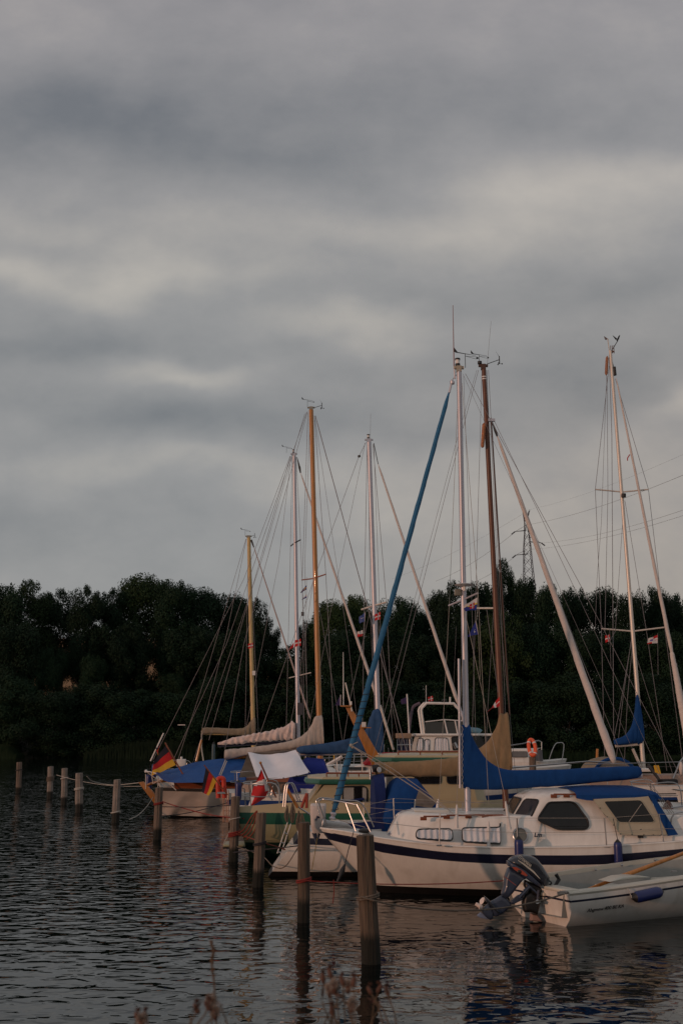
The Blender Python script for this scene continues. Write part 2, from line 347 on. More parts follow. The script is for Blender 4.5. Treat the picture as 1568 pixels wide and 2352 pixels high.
def build_land():
    xs = [-320 + i * 8 for i in range(81)]; ys = [160, 165, 168, 171, 175, 180, 185, 190, 197, 205] + [212 + 8 * i for i in range(24)]
    mb = MB(); mb.grid([[Vector((x, y, ground_z(x, y))) for x in xs] for y in ys], mfun=lambda i, j: 1 if (ys[i] > 206 and xs[j] < 0) else 0)
    tag(mb.build('ground', [earth, field], recalc=False), 'far shore rising to a hill with a ripe golden field', 'ground', kind='structure')
    mb = MB(); ys = [-12, -4, -1, 1.5, 3.2, 4.4, 5.2]; zs = [1.2, 1.15, 1.1, 1.0, .75, .1, -.8]
    mb.grid([[Vector((x, y + noise.noise(Vector((x * .4, y, 0))) * .2, z + noise.noise(Vector((x * .7, y * .7, 3))) * .06)) for x in [-14 + i for i in range(29)]] for y, z in zip(ys, zs)])
    tag(mb.build('bank', earth, recalc=False), 'grassy bank at the near water edge', 'ground', kind='structure')
build_land()

# ---------------------------------------------------------------- trees
def leafmat(name, a, b):
    m = bpy.data.materials.new(name); m.use_nodes = True; nt = m.node_tree; N = nt.nodes; L = nt.links
    p = N['Principled BSDF']; p.inputs['Roughness'].default_value = .7; p.inputs['Specular IOR Level'].default_value = .15
    g = N.new('ShaderNodeNewGeometry'); oi = N.new('ShaderNodeObjectInfo'); ad = N.new('ShaderNodeMath'); ad.operation = 'MULTIPLY_ADD'
    L.new(g.outputs['Random Per Island'], ad.inputs[0]); ad.inputs[1].default_value = .35; mu = N.new('ShaderNodeMath'); mu.operation = 'MULTIPLY'; mu.inputs[1].default_value = .65
    L.new(oi.outputs['Random'], mu.inputs[0]); L.new(mu.outputs[0], ad.inputs[2])
    r = N.new('ShaderNodeValToRGB'); r.color_ramp.elements[0].color = (*a, 1); r.color_ramp.elements[1].color = (*b, 1); L.new(ad.outputs[0], r.inputs[0])
    L.new(r.outputs[0], p.inputs['Base Color']); return m
leaf_dark = leafmat('leaf_dark', (.006, .017, .008), (.013, .035, .016))
leaf_mid = leafmat('leaf_mid', (.012, .027, .010), (.034, .062, .019))
bark = M('bark', (.06, .045, .035), .9, var=.3, scale=6)
rnd = random.Random(7)
def crown_mesh(seed, nleaf=5200, wide=1.0, open_=.5):
    """crown inside a unit box: width about 2, height 2, base at z=0"""
    r = random.Random(seed); blobs = []
    nb = 52
    for i in range(nb):
        z = r.uniform(.22, 1.72); w = wide * math.sqrt(max(.05, 1 - ((z - .85) / 1.05) ** 2)) * r.uniform(.25, .82)
        an = r.uniform(0, 6.283); blobs.append((Vector((w * math.cos(an), w * math.sin(an) * .8, z)), r.uniform(.20, .36)))
    for i in range(5):      # twiggy tops that break the outline
        an = r.uniform(0, 6.283); w = r.uniform(0, .6); blobs.append((Vector((w * math.cos(an), w * math.sin(an), r.uniform(1.62, 1.95 - w * .4))), r.uniform(.09, .17)))
    tot = sum(b[1] ** 2 for b in blobs); vs = []; fs = []
    for c, br in blobs:
        k = int(nleaf * br * br / tot)
        for j in range(k):
            d = Vector((r.gauss(0, 1), r.gauss(0, 1), r.gauss(0, 1))).normalized(); q = c + Vector((d.x, d.y, d.z * .8)) * br * r.uniform(.45, 1.02)
            nn = (d + Vector((r.uniform(-1, 1), r.uniform(-1, 1), r.uniform(-.3, 1.2)))).normalized()
            t = nn.orthogonal().normalized(); t = (Matrix.Rotation(r.uniform(0, 6.28), 3, nn) @ t); b = nn.cross(t)
            s = r.uniform(.012, .027)
            n0 = len(vs); vs += [q + t * s, q + b * s * .7, q - t * s, q - b * s * .7]; fs.append([n0, n0 + 1, n0 + 2, n0 + 3])
    me = bpy.data.meshes.new('crown'); me.from_pydata([tuple(v) for v in vs], [], fs); return me
def trunk_mesh(seed):
    r = random.Random(seed); mb = MB()
    def limb(p, d, ln, rad, lv):
        pts = [p]; 
        for i in range(4): d = (d + Vector((r.uniform(-.2, .2), r.uniform(-.2, .2), .1))).normalized(); pts.append(pts[-1] + d * ln / 4)
        mb.tube(pts, [rad * (1 - .14 * i) for i in range(5)], 6 if lv else 8)
        if lv < 2:
            for i in range(4 if lv == 0 else 3):
                k = r.choice((2, 3, 4)); a = r.uniform(0, 6.28); limb(pts[k], Vector((math.cos(a), math.sin(a), r.uniform(.4, 1.0))).normalized(), ln * .55, rad * .42, lv + 1)
    limb(Vector((0, 0, -.35)), Vector((0, 0, 1)), 1.0, .05, 0)
    me = bpy.data.meshes.new('trunk'); me.from_pydata([tuple(v) for v in mb.v], [], mb.f); me.materials.append(bark); return me
CM = [crown_mesh(s, 40000, 1.0) for s in (1, 2, 3, 4)]; CM2 = [m.copy() for m in CM[:3]]
for m in CM: m.materials.append(leaf_dark)
for m in CM2: m.materials.append(leaf_mid)
TM = [trunk_mesh(s) for s in (5, 6)]
def tree(px, ytop, Y, wpx, hfrac=1.0, mid=False, label=None, group=None, name='broadleaf_tree', cat='tree', zb=None):
    top = at(px, ytop, Y); gz = ground_z(top.x, Y) if zb is None else zb; h = top.z - gz; w = wpx / F * Y / 2
    t = thing(name, label, cat, (top.x, Y, gz), group)
    i = rnd.randrange(4)
    c = bpy.data.objects.new('crown', (CM2[i % 3] if mid else CM[i])); COL.objects.link(c); c.parent = t
    ch = h * hfrac; c.location = (0, 0, h - ch); c.scale = (w, w * .9, ch / 1.95); c.rotation_euler = (0, 0, rnd.uniform(0, 6.28))
    k = bpy.data.objects.new('trunk', TM[i % 2]); COL.objects.link(k); k.parent = t
    k.scale = (h * .3, h * .3, h * .5); k.location = (0, 0, .2 * h * .3)
    return t
G1 = 'dark trees massed on the far shore'; LB = 'lower dark leafy tree in front of the skyline trees on the far shore'
back = [(10, 1328, 150), (75, 1331, 130), (140, 1352, 120), (205, 1342, 110), (255, 1350, 100), (330, 1308, 150), (400, 1326, 130), (465, 1340, 130), (530, 1355, 120),
        (583, 1372, 92), (620, 1416, 56), (706, 1418, 58), (760, 1368, 110), (812, 1356, 110), (862, 1392, 70), (912, 1358, 110), (965, 1392, 60), (1005, 1345, 80), (1045, 1332, 100), (1100, 1326, 110),
        (1200, 1318, 110), (1262, 1334, 100), (1320, 1342, 100), (1385, 1338, 100), (1440, 1352, 90), (1492, 1336, 90), (1545, 1352, 90), (1610, 1335, 110)]
BL = {10: 'dark tree cut by the left picture edge on the far skyline', 75: 'dark tree whose top is second from the left picture edge', 140: 'dark tree top above the left orange gap, third from the left edge',
      205: 'dark low tree top two trees left of the tall round-topped one', 255: 'dark tree touching the left side of the tall round-topped tree', 400: 'dark tree touching the right side of the tall round-topped tree',
      465: 'dark tree top midway between the tall round tree and the farthest cream mast', 530: 'dark tree top just left of the farthest cream mast', 583: 'dark tree top directly behind the farthest cream mast head',
      620: 'low dark tree on the left slope of the skyline gap', 706: 'low dark tree behind the varnished mast, right slope of the skyline gap', 760: 'dark tree top just right of the varnished mast',
      862: 'small tree top behind the mast with the faded blue cover', 912: 'round tree top behind the diagonal blue furled jib', 965: 'small dark tree in the dip right of the blue furled jib',
      1005: 'dark tree top left of the cruiser mast, beside the dip', 1045: 'dark tree top directly behind the cruiser mast', 1100: 'dark tree top between the cruiser mast and the brown mast',
      1200: 'dark tree top at the foot of the pylon', 1262: 'dark tree top behind the pale diagonal jib right of the pylon', 1320: 'dark tree top midway between the pylon and the double-spreader mast',
      1385: 'dark tree top just left of the double-spreader mast', 1440: 'dark tree top directly behind the double-spreader mast', 1492: 'dark tree top just right of the double-spreader mast',
      1545: 'dark tree next to the one cut by the right picture edge', 1610: 'dark tree cut by the right picture edge on the far skyline'}
for i, (px, yt, wp) in enumerate(back):
    if px == 330: lab, g = 'tallest round-topped tree of the left part of the far wood', None
    elif px == 812: lab, g = 'green round tree just right of the gap in the far wood', None
    else: lab, g = BL[px], G1
    tree(px, yt, 182 + (i % 3) * 4, wp * 1.25, .70 if px in (75, 140, 205, 255) else (.66 if px == 400 else .92), mid=(px in (812, 760, 330, 75)), label=lab, group=g)
tree(1152, 1280, 190, 78, .55, label='tall tree standing highest of the wood, left of the pylon', group=None)
front = [(40, 1420, 150), (120, 1478, 90), (215, 1500, 90), (300, 1425, 130), (398, 1540, 80), (450, 1430, 150), (545, 1440, 150), (655, 1482, 150), (790, 1440, 140), (880, 1445, 140), (965, 1450, 130),
         (1050, 1425, 140), (1140, 1400, 170), (1240, 1420, 150), (1340, 1440, 150), (1440, 1440, 140), (1530, 1440, 140)]
for i, (px, yt, wp) in enumerate(front):
    mid = px == 1140
    tree(px, yt, 175 + (i % 2) * 2.5, wp * 1.2, .9, mid=mid, label='broad rounded tree in front of the pylon hill' if mid else LB, group=None if mid else G1)
G2 = 'low bushes along the far shore'
for i in range(17):
    px = 20 + i * 98
    tree(px, 1560 + rnd.uniform(-20, 25), 170.5 - (i % 2) * 2.5, 215, 1.0, label='dark low bush at the foot of the far wood', group=G2, name='shore_bush', cat='bush')
# reed beds, pale green mounds at the waterline
reedm = leafmat('reed_leaf', (.006, .014, .006), (.011, .026, .009))
def reeds(px0, px1, ytop, Y, label):
    r = random.Random(int(px0)); a = at(px0, 1730, Y); b = at(px1, 1730, Y); mb = MB(); top = at(px0, ytop, Y).z
    for i in range(5200):
        u = r.random(); x = a.x + (b.x - a.x) * u; y = Y + r.uniform(-2, 3); hh = top * (max(.15, math.sin(math.pi * min(1, max(0, u)))) ** .5) * r.uniform(.55, 1.0)
        dx = r.uniform(-.25, .25); w = r.uniform(.04, .09)
        mb.add([(x - w, y, -.1), (x + w, y, -.1), (x + dx, y, hh)], [[0, 1, 2]], 0, False)
    tag(mb.build('reeds', reedm, recalc=False, auto=False), label, 'reeds', kind='stuff')
reeds(200, 500, 1694, 164.5, 'long pale green reed bed below the left far wood')
reeds(-60, 45, 1706, 164.5, 'small reed bed at the left picture edge')
reeds(560, 1568, 1716, 165, 'low reeds fringing the far shore behind the boats')

# ---------------------------------------------------------------- pylon and lines
def pylon():
    Y = 262.0; lat = M('lattice_steel', (.05, .045, .06), .6, metal=.3)
    root = thing('electricity_pylon', 'dark lattice pylon rising above the wood on the right', 'pylon', at(1214, 1600, Y) * 1.0)
    root.location.z = ground_z(root.location.x, 262)
    mb = MB()
    lv = [(1172, 1207.5, 4.4/2 * .35), (1200, 1206.5, .30), (1225, 1209, .55), (1260, 1210, .85), (1300, 1212, 1.0), (1340, 1214, 1.25), (1400, 1216, 1.7), (1460, 1217, 2.2)]
    cs = [(at(px, y, Y), w) for (y, px, w) in lv]
    foot = Vector((root.location.x, Y, root.location.z)); cs.append((foot, 3.2))
    corners = [[c + Vector((sx * w, sy * w, 0)) for sx, sy in ((-1, -1), (1, -1), (1, 1), (-1, 1))] for c, w in cs]
    for k in range(4): mb.tube([c[k] for c in corners], .09, 4)
    for i in range(len(cs) - 1):
        n = max(1, int((cs[i][0].z - cs[i + 1][0].z) / 1.6))
        for s in range(n):
            for k in range(4):
                def pt(kk, f): return corners[i][kk].lerp(corners[i + 1][kk], f)
                a, b = pt(k, s / n), pt((k + 1) % 4, (s + 1) / n)
                mb.tube([a, b], .045, 3, cap=False); mb.tube([pt((k + 1) % 4, s / n), pt(k, (s + 1) / n)], .045, 3, cap=False)
    mb.build('tower', lat, root, auto=False)
    arms = []
    for (x0, x1, y) in ((1208, 1182, 1221), (1212, 1184, 1275), (1214, 1242, 1247)):
        a = at(x0, y, Y); b = at(x1, y, Y); m2 = MB(); m2.tube([a + Vector((0, -.5, .3)), b], .07, 4); m2.tube([a + Vector((0, .5, .3)), b], .07, 4); m2.tube([a + Vector((0, 0, 1.6)), b], .05, 4)
        arm = m2.build('cross_arm', lat, root, auto=False); d = -1 if x1 < x0 else 1
        m3 = MB(); m3.tube([b, b + Vector((d * .9 , 0, -.7))], .16, 6); m3.build('insulator', lat, arm); arms.append(b)
    cab = M('cable', (.16, .15, .15), .6)
    lines = [((1207, 1172), (1640, 1010), .012, 'highest thin wire from the pylon peak to the right'), ((1212, 1205), (1640, 1060), .028, 'power line from the upper pylon arm to the right'),
             ((1242, 1247), (1640, 1146), .024, 'upper of two parallel wires running right from the pylon'), ((1216, 1262), (1640, 1160), .024, 'lower of two parallel wires running right from the pylon'),
             ((1182, 1222), (1000, 1335), .035, 'power line dipping from the upper left pylon arm'), ((1184, 1276), (1060, 1345), .035, 'power line dipping from the lower left pylon arm'),
             ((1207, 1176), (900, 1330), .018, 'faint wire from the pylon peak down to the left')]
    for (a, b, r, lab) in lines:
        right = b[0] > a[0]; A = at(a[0], a[1], Y); B = at(b[0], b[1], 150 if right else 330)
        o = MB().tube(sagline(A, B, 1.2), r, 4).build('power_line', cab, loc=A); tag(o, lab, 'power line', 'wires strung from the pylon')
pylon()
# ================================================================ MOORING POSTS
def post(pxt, yt, pxb, yb, wpx, m, seed, label):
    b = atz(pxb, yb, 0); t = at_(pxt, yt, b.y); r = wpx / F * b.y / 2; h = t.z
    rr = random.Random(seed); mb = MB(); rows = []; n = 22
    for i in range(15):
        f = -.25 + 1.25 * i / 14; c = b.lerp(t, f) if f > 0 else b + (t - b) * f; c = b + (t - b) * f
        rows.append([c + Vector((math.cos(a), math.sin(a), 0)) * r * (1.04 - .08 * f + .09 * noise.noise(Vector((math.cos(a) * 1.3, math.sin(a) * 1.3, f * 1.2 + seed * 5))) + .05 * noise.noise(Vector((math.cos(a) * 4, math.sin(a) * 4, f * 4 + seed)))
                     - (.12 if j in (5, 12, 17) else 0)) for j, a in enumerate([2 * math.pi * j / n for j in range(n)])])
    tilt = [p + Vector((0, 0, rr.uniform(-.003, .003) + .006 * math.cos(i * .3))) for i, p in enumerate([q * 1.0 for q in rows[-1]])]
    rows[-1] = tilt; top = [t + (p - t) * .55 + Vector((0, 0, .012)) for p in tilt]; rows.append(top)
    mb.grid(rows, closed_v=True); mb.add(top, [list(range(n))])
    o = mb.build('mooring_post', m, loc=b); tag(o, label, 'mooring post', 'wooden mooring posts in a row'); return b, t, r
POSTS = [
 (838, 1919, 852, 2212, 41, postm, 'nearest and widest dark wooden post, in front of the white cruiser bow'),
 (698, 1890, 697, 2118, 27, postm, 'dark wooden post in front of the reverse transom of the second sailboat'),
 (600, 1868, 592, 2037, 23.5, postg, 'pinkish grey weathered post in front of the green and cream motor cruiser'),
 (541, 1830, 536, 1978, 21, postg, 'grey post with red rope wrapped round it beside the stern ladder'),
 (366, 1809, 361, 1928, 17.5, postg, 'grey post in front of the wooden rudder of the blue-covered boat'),
 (270, 1791, 265, 1889, 16.5, postw, 'lone pale pinkish post standing in open water left of the rudder'),
 (182.5, 1776, 182, 1866, 17, postw, 'stout patched post with ropes, fourth from the left'),
 (149, 1765, 147, 1849, 13.5, postw, 'thin pale post with rope band, third from the left'),
 (117, 1761, 115, 1834, 13, postw, 'pale post with a white wrapping at its top, second from the left'),
 (45, 1751, 43, 1822, 12.5, postg, 'farthest post, standing alone at the left picture edge')]
PB = []
for i, p in enumerate(POSTS): PB.append(post(*p[:5], p[5], i + 1, p[6]))
def mrope(name, pts, r, m, label, group='mooring ropes'):
    o = MB().tube(pts, r, 6).build(name, m, loc=Vector(pts[0])); return tag(o, label, 'rope', group)
def wrap(k, ypx, turns, r, m, label):
    b, t, rad = PB[k]; z = at_(0 + CX, ypx, b.y).z; f = z / t.z; c = b.lerp(t, f); n = 14 * turns
    pts = [c + Vector((math.cos(2 * math.pi * i / 14), math.sin(2 * math.pi * i / 14), 0)) * (rad * 1.07 + r * .8) + Vector((0, 0, (i / n - .5) * turns * r * 2.1 + .02 * math.cos(i * .45))) for i in range(n + 1)]
    o = MB().tube(pts, r, 6).build('rope_band', m, loc=c); tag(o, label, 'rope', 'rope bands round the posts')
wrap(0, 2060, 2, .012, ropeb, 'brown rope looped round the nearest post'); wrap(3, 1916, 3, .016, roper, 'thick red rope band round the grey post by the ladder')
wrap(2, 1938, 2, .012, roped, 'dark rope loop round the pinkish grey post'); wrap(4, 1846, 2, .014, roper, 'red rope loop round the grey post by the rudder')
wrap(1, 2022, 2, .012, roper, 'thin red loop low on the post before the reverse transom'); wrap(6, 1812, 2, .02, ropew, 'pale rope loop high on the stout patched post')
wrap(5, 1866, 1, .02, ropew, 'pale rope ring low on the lone post'); wrap(9, 1769, 1, .02, roped, 'dark ring round the farthest post')
wrap(8, 1789, 5, .02, ropeb, 'rope wound round the second post from the left'); wrap(7, 1788, 1, .02, ropew, 'pale ring round the thin third post'); wrap(3, 1880, 1, .01, ropew, 'white loop high on the post by the ladder')

# ================================================================ HULL / CABIN BUILDERS
def hull(fr, L, B, zs, rows, mats, parent, rake_bow, rake_st, bow='L', tw=.7, zk=-.4, fine=1.15, full=2.6, n=34, name='hull', deck=None, rail=None, bowpow=.62, inner=None):
    """rows: list of (function(u)->z or None for sheer, material index above it); u=0 at the bow"""
    def bs(u):
        if u < .55: return B / 2 * max(0, 1 - (1 - u / .55) ** 2.0) ** bowpow
        return B / 2 * (1 - (1 - tw) * ((u - .55) / .45) ** 2)
    def A(u, z):      # position along the boat: ends raked with height
        s = zs(0); so = zs(1); x = -0.0
        db = rake_bow * max(0, min(1.4, (s - z) / max(.01, s)))** 1.15; ds = rake_st * (so - z) / max(.01, so)
        return db * (1 - u) ** 2.0 + u * L - ds * u ** 2.0
    def hb(u, z):
        s = zs(u); v = max(0, min(1, (z - zk) / (s - zk))); e = min(1, u / .5); q = fine + (full - fine) * e
        return bs(u) * (1 - (1 - v) ** q)
    def pt(u, z, side):
        a = A(u, z); a = a if bow == 'L' else L - a
        return fr.w(a, side * hb(u, z), z)
    us = [(i / (n - 1)) ** 1.35 for i in range(n)]
    mb = MB()
    grid = []
    zrows = [(lambda u: zk, rows[0][1])] + rows
    fl = []
    for i in range(len(zrows)):       # subdivide rows for roundness
        fl.append(zrows[i])
        if i < len(zrows) - 1:
            k = 4 if i == 0 else 3
            for j in range(1, k): fl.append(((lambda u, a=zrows[i][0], b=zrows[i + 1][0], f=j / k: a(u) + (b(u) - a(u)) * f), zrows[i][1]))
    for side in (-1, 1):
        g = [[pt(u, f[0](u), side) for u in us] for f in fl]
        mb.grid(g, mfun=lambda i, j: fl[i][1])
    # transom
    tr = []
    for f in fl:
        z = f[0](1); tr.append([pt(1, z, -1).lerp(pt(1, z, 1), k / 6) for k in range(7)])
    mb.grid(tr, mfun=lambda i, j: fl[i][1])
    h = mb.build(name, mats, parent)
    if deck:
        dg = []
        for u in us:
            a, b = pt(u, zs(u), -1), pt(u, zs(u), 1)
            dg.append([a.lerp(b, k / 8) + Vector((0, 0, -.012 + .05 * B / 2 * (1 - (2 * k / 8 - 1) ** 2) * min(1, bs(u) * 2))) for k in range(9)])
        MB().grid(dg).build('deck', deck, parent)
    if rail:
        for side in (-1, 1):
            MB().tube([pt(u, zs(u), side) + Vector((0, 0, .012)) for u in us], rail[0], 6).build('rubbing_strake', rail[1], parent)
    return pt, hb, bs
def ringloft(rings, name, m, parent, cap=True, capb=False, mi=None, smooth=True, bevel=0):
    mb = MB(); mb.grid(rings, closed_v=True, smooth=smooth)
    n = len(rings[0])
    if cap: mb.add(rings[-1], [list(range(n))], 0, smooth)
    if capb: mb.add(rings[0], [list(range(n))[::-1]], 0, smooth)
    return mb.build(name, m, parent, bevel=bevel)
def cabin(fr, name, a0, a1, wb, wt, zb, zt, m, parent, f0=.3, f1=.1, nose=.6, round_=.07, camber=.05, tail=1.0):
    """trunk cabin: a0 front..a1 rear, widths, front slope f0, rear slope f1, plan nose narrowing"""
    def ring(w, z, da0, da1, cam=0):
        pts = []
        A0 = a0 + da0; A1 = a1 - da1; Ln = A1 - A0
        plan = [(0, nose * .55), (.03, nose * .8), (.14, nose + (1 - nose) * .45), (.34, nose + (1 - nose) * .85), (.6, 1), (.9, 1), (1, tail)]
        near = [(A0 + u * Ln, -w * k) for u, k in plan]; far = [(a, -t) for a, t in reversed(near)]
        for a, t in near + far: pts.append(fr.w(a, t, z + cam * (1 - (t / max(w, .01)) ** 2)))
        return pts
    h = zt - zb; r = round_
    rings = [ring(wb, zb, 0, 0), ring(wb + (wt - wb) * (1 - r / h), zt - r, f0 * (1 - r / h), f1 * (1 - r / h)), ring(wt - r * .12, zt - r * .45, f0, f1 + r * .1), ring(wt - r * .45, zt - r * .1, f0 + r * .4, f1 + r * .3),
             ring(wt - r * 1.2, zt, f0 + r * 1.3, f1 + r, camber * .4), ring(wt * .6, zt, f0 + r * 3, f1 + r * 3, camber), ring(wt * .2, zt, f0 + .25, f1 + .25, camber * 1.2)]
    return ringloft(rings, name, m, parent)
def plane_side(fr, t0, z0, t1, z1):
    p0 = fr.w(0, t0, z0); up = (fr.T * (t1 - t0) + Vector((0, 0, z1 - z0))).normalized(); n = fr.X.cross(up).normalized()
    if n.y > 0: n = -n
    return p0, n
def onplane(px, py, pl):
    d = ray(px, py); c = Vector((0, 0, H)); return c + d * ((pl[0] - c).dot(pl[1]) / d.dot(pl[1]))
def window(pts_px, pl, parent, gm=None, r=.06, gasket=.012, gm2=None, proud=.004, fname='window', curtain=False, world=None):
    poly = world if world else [onplane(x, y, pl) for x, y in pts_px]
    n = pl[1]; rp = roundpoly(poly, r)
    fr_ = MB().tube([p + n * proud for p in rp], gasket, 6, closed=True).build(fname, gm2 or rubber, parent)
    if curtain:
        xs = [p.x for p in rp]; x0, x1 = min(xs), max(xs); zs = [p.z for p in rp]; c = sum(rp, Vector()) / len(rp)
        ax = Vector((n.y, -n.x, 0)).normalized(); ax = -ax if ax.x < 0 else ax; up = ax.cross(n); up = up if up.z > 0 else -up
        cs = [(p - c).dot(ax) for p in rp]; hs = [(p - c).dot(up) for p in rp]; mb = MB(); k = int((max(cs) - min(cs)) / .012); rows = []
        rr = random.Random(3); ph = 0
        pts2 = [(a_, b_) for a_, b_ in zip(cs, hs)]
        def span(s):
            ys = []
            for (xa, ya), (xb, yb) in zip(pts2, pts2[1:] + pts2[:1]):
                if (xa - s) * (xb - s) <= 0 and abs(xa - xb) > 1e-6: ys.append(ya + (yb - ya) * (s - xa) / (xb - xa))
            return (min(ys), max(ys)) if ys else (0, 0)
        for i in range(k + 1):
            s = min(cs) + (max(cs) - min(cs)) * (.01 + .98 * i / k); ph += .45 + .5 * rr.random(); lo_, hi_ = span(s)
            rows.append([c + ax * s + up * (lo_ + .015) + n * (.018 + .013 * math.sin(ph)), c + ax * s + up * (hi_ - .015) + n * (.018 + .013 * math.sin(ph))])
        mb.grid(rows); mb.build('curtain', curt, fr_, recalc=False)
        MB().prism([p + n * .034 for p in rp], n * .003).build('pane', glasst, fr_)
        MB().prism([p + n * .001 for p in rp], n * .002).build('backing', navyc, fr_)
    else:
        MB().prism([p + n * .001 for p in rp], n * .004).build('pane', gm or glassd, fr_)
    return fr_
def pip(name, pts, r, m, parent, per=5, n=8):
    return MB().tube(smoothpath(pts, per), r, n).build(name, m, parent)
def mast(Y, top, bot, rt, rb, m, parent, oval=1.25):
    t, b = at(top[0], top[1], Y), at(bot[0], bot[1], Y); mb = MB(); rows = []
    for i in range(13):
        f = i / 12; c = b.lerp(t, f); r = rb + (rt - rb) * f
        rows.append([c + Vector((math.cos(a) * r * oval * .8, math.sin(a) * r, 0)) for a in [2 * math.pi * k / 16 for k in range(16)]])
    mb.grid(rows, closed_v=True); mb.add(rows[-1], [list(range(16))]); return mb.build('mast', m, parent)
def stay(name, Y, pts, r, parent, m=None, dy=0):
    P = [at(x, y, Y + (dy * i)) for i, (x, y) in enumerate(pts)]; return MB().tube(P, r, 5, cap=False).build(name, m or wire, parent)
def furled(Y, a, b, r0, r1, m, parent, twist=9, ridge=.16, name='furled_jib', wob=.0, mid=None):
    A, Bp = at(a[0], a[1], Y), at(b[0], b[1], Y); n = 80; mb = MB(); rows = []; ax = (Bp - A).normalized(); nx = ax.orthogonal().normalized(); ny = ax.cross(nx); K = 14
    for i in range(n + 1):
        f = i / n; c = A.lerp(Bp, f); r = r0 + (r1 - r0) * f ** .8
        if f < .03: r *= .35 + .65 * f / .03
        if f > .97: r *= .5 + .5 * (1 - f) / .03
        if mid: r *= 1 + mid * math.exp(-((f - .9) / .05) ** 2)
        r *= 1 + .07 * noise.noise(Vector((f * 30, a[0], 0)))
        row = []
        for k in range(K):
            th = 2 * math.pi * k / K; q = (th / (2 * math.pi) + f * twist) % 1.0; rr = r * (1 + ridge * (1 - q) - ridge * .5)
            row.append(c + (nx * math.cos(th) + ny * math.sin(th)) * rr)
        rows.append(row)
    mb.grid(rows, closed_v=True); mb.add(rows[0], [list(range(K))]); mb.add(rows[-1], [list(range(K))])
    return mb.build(name, m, parent, auto=False)
def cover(Y, secs, w, m, parent, name='sail_cover', seed=1, per=9, wr=.06, folds=0.0, K=18, pw=.8):
    S = catmull(secs, per); mb = MB(); rows = []; n = len(S)
    for i, (px, yt, yb) in enumerate(S):
        t, b = at(px, yt, Y), at(px, yb, Y); c = (t + b) / 2; hh = (t.z - b.z) / 2; ww = min(w, hh * .95); e = 1.0
        if i == 0 or i == n - 1: e = .55
        row = []
        for k in range(K):
            th = 2 * math.pi * k / K; cx = math.cos(th); sx = math.sin(th)
            cxx = math.copysign(abs(cx) ** pw, cx); sxx = math.copysign(abs(sx) ** pw, sx)
            nzv = noise.noise(Vector((c.x * 2.1 + seed * 9, th * .9, c.z * 1.5 + cx))) + .7 * noise.noise(Vector((c.x * 5 + c.z * 7 + seed, th * 1.2, c.z * 2))) + .5 * noise.noise(Vector((c.x * 6 + seed, th * 1.7 + c.z * 3, seed)))
            fd = folds * math.sin(c.x * 26 + c.z * 9 + 3 * noise.noise(Vector((c.x * 3, c.z * 3, th)))) 
            g = 1 + wr * nzv * 1.6 + fd
            row.append(c + Vector((0, cxx * ww * g * e, sxx * hh * (1 + (g - 1) * .5) * e)))
        rows.append(row)
    mb.grid(rows, closed_v=True); mb.add(rows[0], [list(range(K))]); mb.add(rows[-1], [list(range(K))])
    return mb.build(name, m, parent, auto=False)
def flag(name, label, Y, H0, H1, F0, F1, mats, pat, amp=.05, nu=22, nv=16, pole=None, polem=None, group='flags on the boats', seed=0, dy=0.0, poler=.012, sub=None):
    c = [at(*q, Y) for q in (H0, H1, F0, F1)]
    root = thing(name, label, 'flag', c[0], group); mb = MB(); g = []; ln = (c[2] - c[0]).length
    for j in range(nv + 1):
        v = j / nv; row = []
        for i in range(nu + 1):
            u = i / nu; p = c[0].lerp(c[1], v).lerp(c[2].lerp(c[3], v), u)
            row.append(p + Vector((0, dy * u + amp * math.sin(u * 7 + v * 2.2 + seed) * u ** .6, amp * .35 * math.sin(u * 9 + v * 3 + seed) * u)))
        g.append(row)
    mb.grid(g, mfun=lambda j, i: pat((i + .5) / nu, (j + .5) / nv)); cl = mb.build('cloth', mats, root, recalc=False, auto=False)
    if pole: MB().tube([at(*q, Y) for q in pole], poler, 6).build('pole', polem or varn, root)
    return root
dk = lambda u, v: 1 if (.30 < u < .44 or .43 < v < .57) else 0
de = lambda u, v: 0 if v < .333 else (1 if v < .667 else 2)
def cylinder_v(c, r, h, mb, n=12, mi=0): mb.tube([Vector(c), Vector(c) + Vector((0, 0, h))], r, n, mi=mi); return mb
def windvane(p, s, parent, yaw=0.0, m=None):
    d = Vector((math.cos(yaw), math.sin(yaw), -.12)); up = Vector((0, 0, 1)); n = d.cross(up).normalized(); mb = MB()
    mb.tube([p, p + up * s * .8], s * .018, 5); q = p + up * s * .8; mb.tube([q - d * s * .55, q + d * s * .6], [s * .03, s * .008], 5)
    mb.prism([q - d * s * .62, q - d * s * .40, q - d * s * .62 + up * s * .26], n * s * .02)
    a = q - up * s * .13; mb.tube([a, a + (d + n * .25) * s * .65], s * .01, 4); mb.tube([a, a + (d - n * .25) * s * .65], s * .01, 4); mb.box(a + d * s * .68, (s * .12, s * .12, s * .06))
    return mb.build('wind_vane', m or rubber, parent)
def anemo(p, vec, parent, s=.3):
    vec = Vector(vec); mb = MB(); q = p + vec; mb.tube([p, q], s * .03, 5); mb.tube([q - Vector((0, 0, s * .35)), q + Vector((0, 0, s * .3))], s * .04, 5)
    for k in range(3):
        a = 2.1 * k; e = q + Vector((math.cos(a) * s * .2, math.sin(a) * s * .2, -s * .35)); mb.tube([q - Vector((0, 0, s * .35)), e], s * .015, 4); mb.ball(e, s * .06, 8)
    mb.prism([q + Vector((0, 0, s * .25)), q + Vector((-s * .28, 0, s * .75)), q + Vector((-s * .05, 0, s * .3))], Vector((0, .01, 0)))
    return mb.build('anemometer', rubber, parent)
